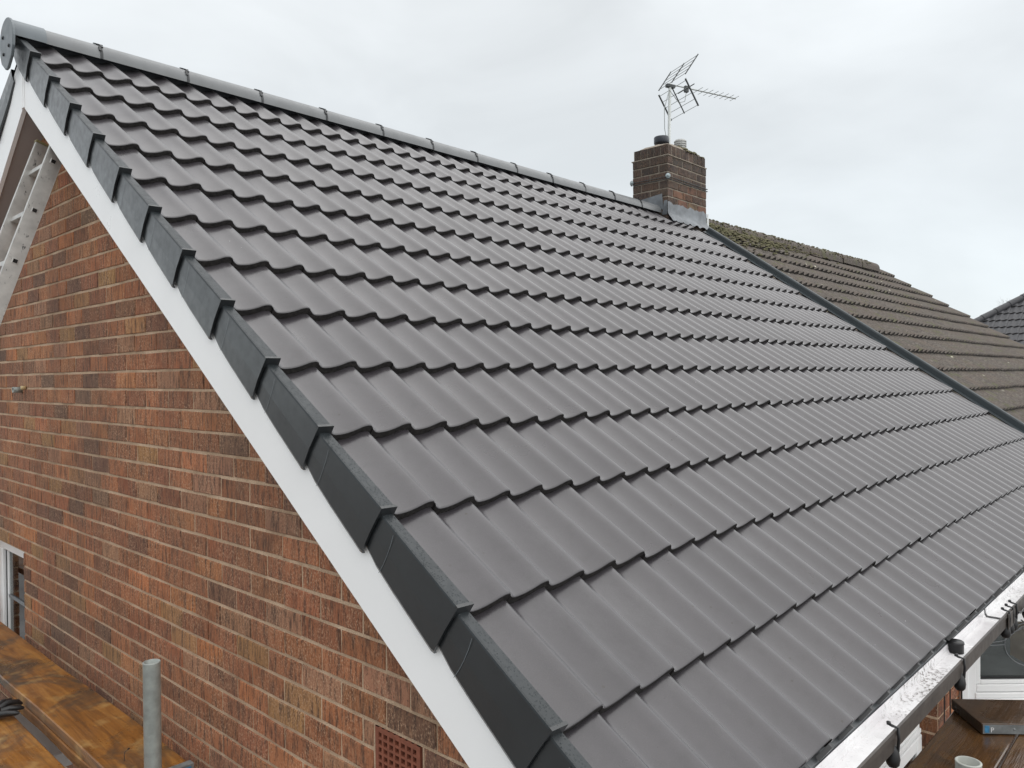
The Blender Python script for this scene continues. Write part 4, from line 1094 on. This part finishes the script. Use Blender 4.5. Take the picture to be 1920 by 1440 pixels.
# old mortar-bedded ridge
nrt = half_round(0.004, 0.446, 0.105, 0, skirt=0.06).mesh("old_ridge_tile", [OLD])
i = 0
while NX0 + 0.18 + 0.45 * i < 13.6:
    link("ridge_tile", nrt, nroof, (NX0 + 0.18 + 0.45 * i, NYA + random.uniform(-.004, .004), NRZ(NX0 + 0.45 * i) + random.uniform(-.003, .003)), (0, random.uniform(-.004, .004), random.uniform(-.01, .01))); i += 1
sp = []
for i in range(620):
    x = NX0 + 0.12 + abs(random.gauss(0, 1.5)); s = 4.58 - abs(random.gauss(0, 0.36)) * max(0.25, 1 - (x - NX0) / 4.5)
    if x > 13.5: continue
    t = (x - NX0) / W % 1
    sp.append((NP(x, s, 0.0 - 0.02 * (t < 0.4)), random.uniform(0.010, 0.034), 0.7))
for i in range(420):
    x = NX0 + 0.12 + random.random() ** 1.7 * 6.4; a_ = random.uniform(10, 110)
    sp.append((Vector((x, NYA - 0.105 * math.cos(R(a_)), NRZ(x) - 0.005 + 0.105 * math.sin(R(a_)))), random.uniform(0.010, 0.026), 0.55))
clumps("roof_moss", sp, MOSS, nroof, 5)
m = MB(); m.prism([(14.2, YF + 0.02, GZ), (14.2, 2 * NYA - YF, GZ), (14.2, 2 * NYA - YF, -0.3), (14.2, NYA, 2.35), (14.2, YF + 0.02, -0.3)], (-0.2, 0, 0)); m.box((XP + 0.002, YF + 0.02, GZ), (13.99, YF + 0.2, -0.3)); m.build("wall", RENDER, nb)

# ================================================================== HIPPED HOUSE BEYOND
hx, hy, hz = 20.0, 7.302, 0.0
P3 = R(35); c3, s3 = math.cos(P3), math.sin(P3)
hh_ = thing("hipped_house", "dark charcoal hipped roof house beyond the neighbouring gable", "house", (23.5, 1.0, GZ))
RUN = 5.2; hy1 = hy - 2 * RUN
m = MB(); zt = hz + RUN * math.tan(P3)
rid0, rid1 = Vector((hx + RUN, hy - RUN, zt)), Vector((hx + RUN + 4, hy - RUN, zt))
lw = Vector((0, 0, -0.06))
e_ = [Vector((hx, hy, hz)), Vector((hx, hy1, hz)), Vector((hx + 2 * RUN + 4, hy1, hz)), Vector((hx + 2 * RUN + 4, hy, hz))]
m.add([q + lw for q in e_ + [rid0, rid1]], [(0, 1, 4), (1, 2, 5, 4), (2, 3, 5), (3, 0, 4, 5)])
hroof = m.build("roof", OLDEDGE, hh_, fix=False)
HT = tile_mesh("dark_tile", 2, [DARKTILE, OLDEDGE], amp=0.024, thk=0.024, prof=PR2, length=0.39)
# tiles on the end facing the neighbour: local x runs along -y, local y up the slope (+x)
for k in range(0, 18):
    s = k * G
    run = s * c3
    for i in range(0, 12):
        yy = hy - run - 0.10 - i * 2 * W
        if yy - 2 * W < hy1 + run: break
        Mx = Matrix((Vector((0, -1, 0)), Vector((c3, 0, s3)), Vector((-s3, 0, c3)))).transposed()
        o = link("roof_tile", HT, hroof, (hx + run, yy, hz + s * s3), Mx.to_euler())
hipd = (rid0 - e_[0]).normalized()
for e0, e1 in ((e_[0], rid0), (e_[1], rid0)):
    n = int((e1 - e0).length / 0.42)
    d_ = (e1 - e0).normalized()
    for i in range(n):
        m = MB(); a_ = e0 + d_ * (0.42 * i) + Vector((0, 0, 0.0)); m.tube([a_, a_ + d_ * 0.41], [0.10, 0.09], 10); m.build("hip_tile", DARKTILE, hroof)
m = MB(); m.box((hx + 0.3, hy1 + 0.3, GZ), (hx + 2 * RUN + 3.7, hy - 0.3, hz - 0.06)); m.build("wall", RENDER, hh_)

# ================================================================== BARE TREES FAR BEHIND
def tree(name_label, base, h, seed, spread=0.5, depth=6, group="bare trees beyond the roofs"):
    rnd = random.Random(seed)
    t = thing("bare_tree", name_label, "tree", base, group)
    tr_, tw = MB(), MB()
    def grow(p, d, ln, r, lev):
        q = p + d * ln
        (tr_ if lev == 0 else tw).tube([p, (p + q) / 2 + Vector((rnd.uniform(-1, 1), rnd.uniform(-1, 1), 0)) * ln * 0.06, q], [r, r * 0.85, r * 0.7], 5 if lev < 2 else 3, cap=False)
        if lev >= depth: return
        for _ in range(2 if lev < 2 else rnd.choice((2, 2, 3))):
            nd = (d + Vector((rnd.uniform(-1, 1), rnd.uniform(-1, 1), rnd.uniform(-0.3, 0.6))) * spread).normalized()
            grow(q, nd, ln * rnd.uniform(0.62, 0.82), max(0.004, r * 0.55), lev + 1)
    grow(Vector(base), Vector((0, 0, 1)), h * 0.32, h * 0.018, 0)
    tr_.build("trunk", BARK, t, fix=False); tw.build("twigs", BARK, t, fix=False)
def spot(u, v, dist):
    d_ = fw + rt2 * ((u - 960) / 1458.4) - up2 * ((v - 720) / 1458.4); return CAM + d_ * dist
q = spot(1935, 545, 55); tree("thin bare tree whose twigs rise behind the charcoal hipped roof", (q.x, q.y, GZ), 12.6, 3)
q = spot(1836, 600, 60); tree("faint bare tree between the brown roof and the charcoal hipped roof", (q.x, q.y, GZ), 10.2, 8, 0.4)
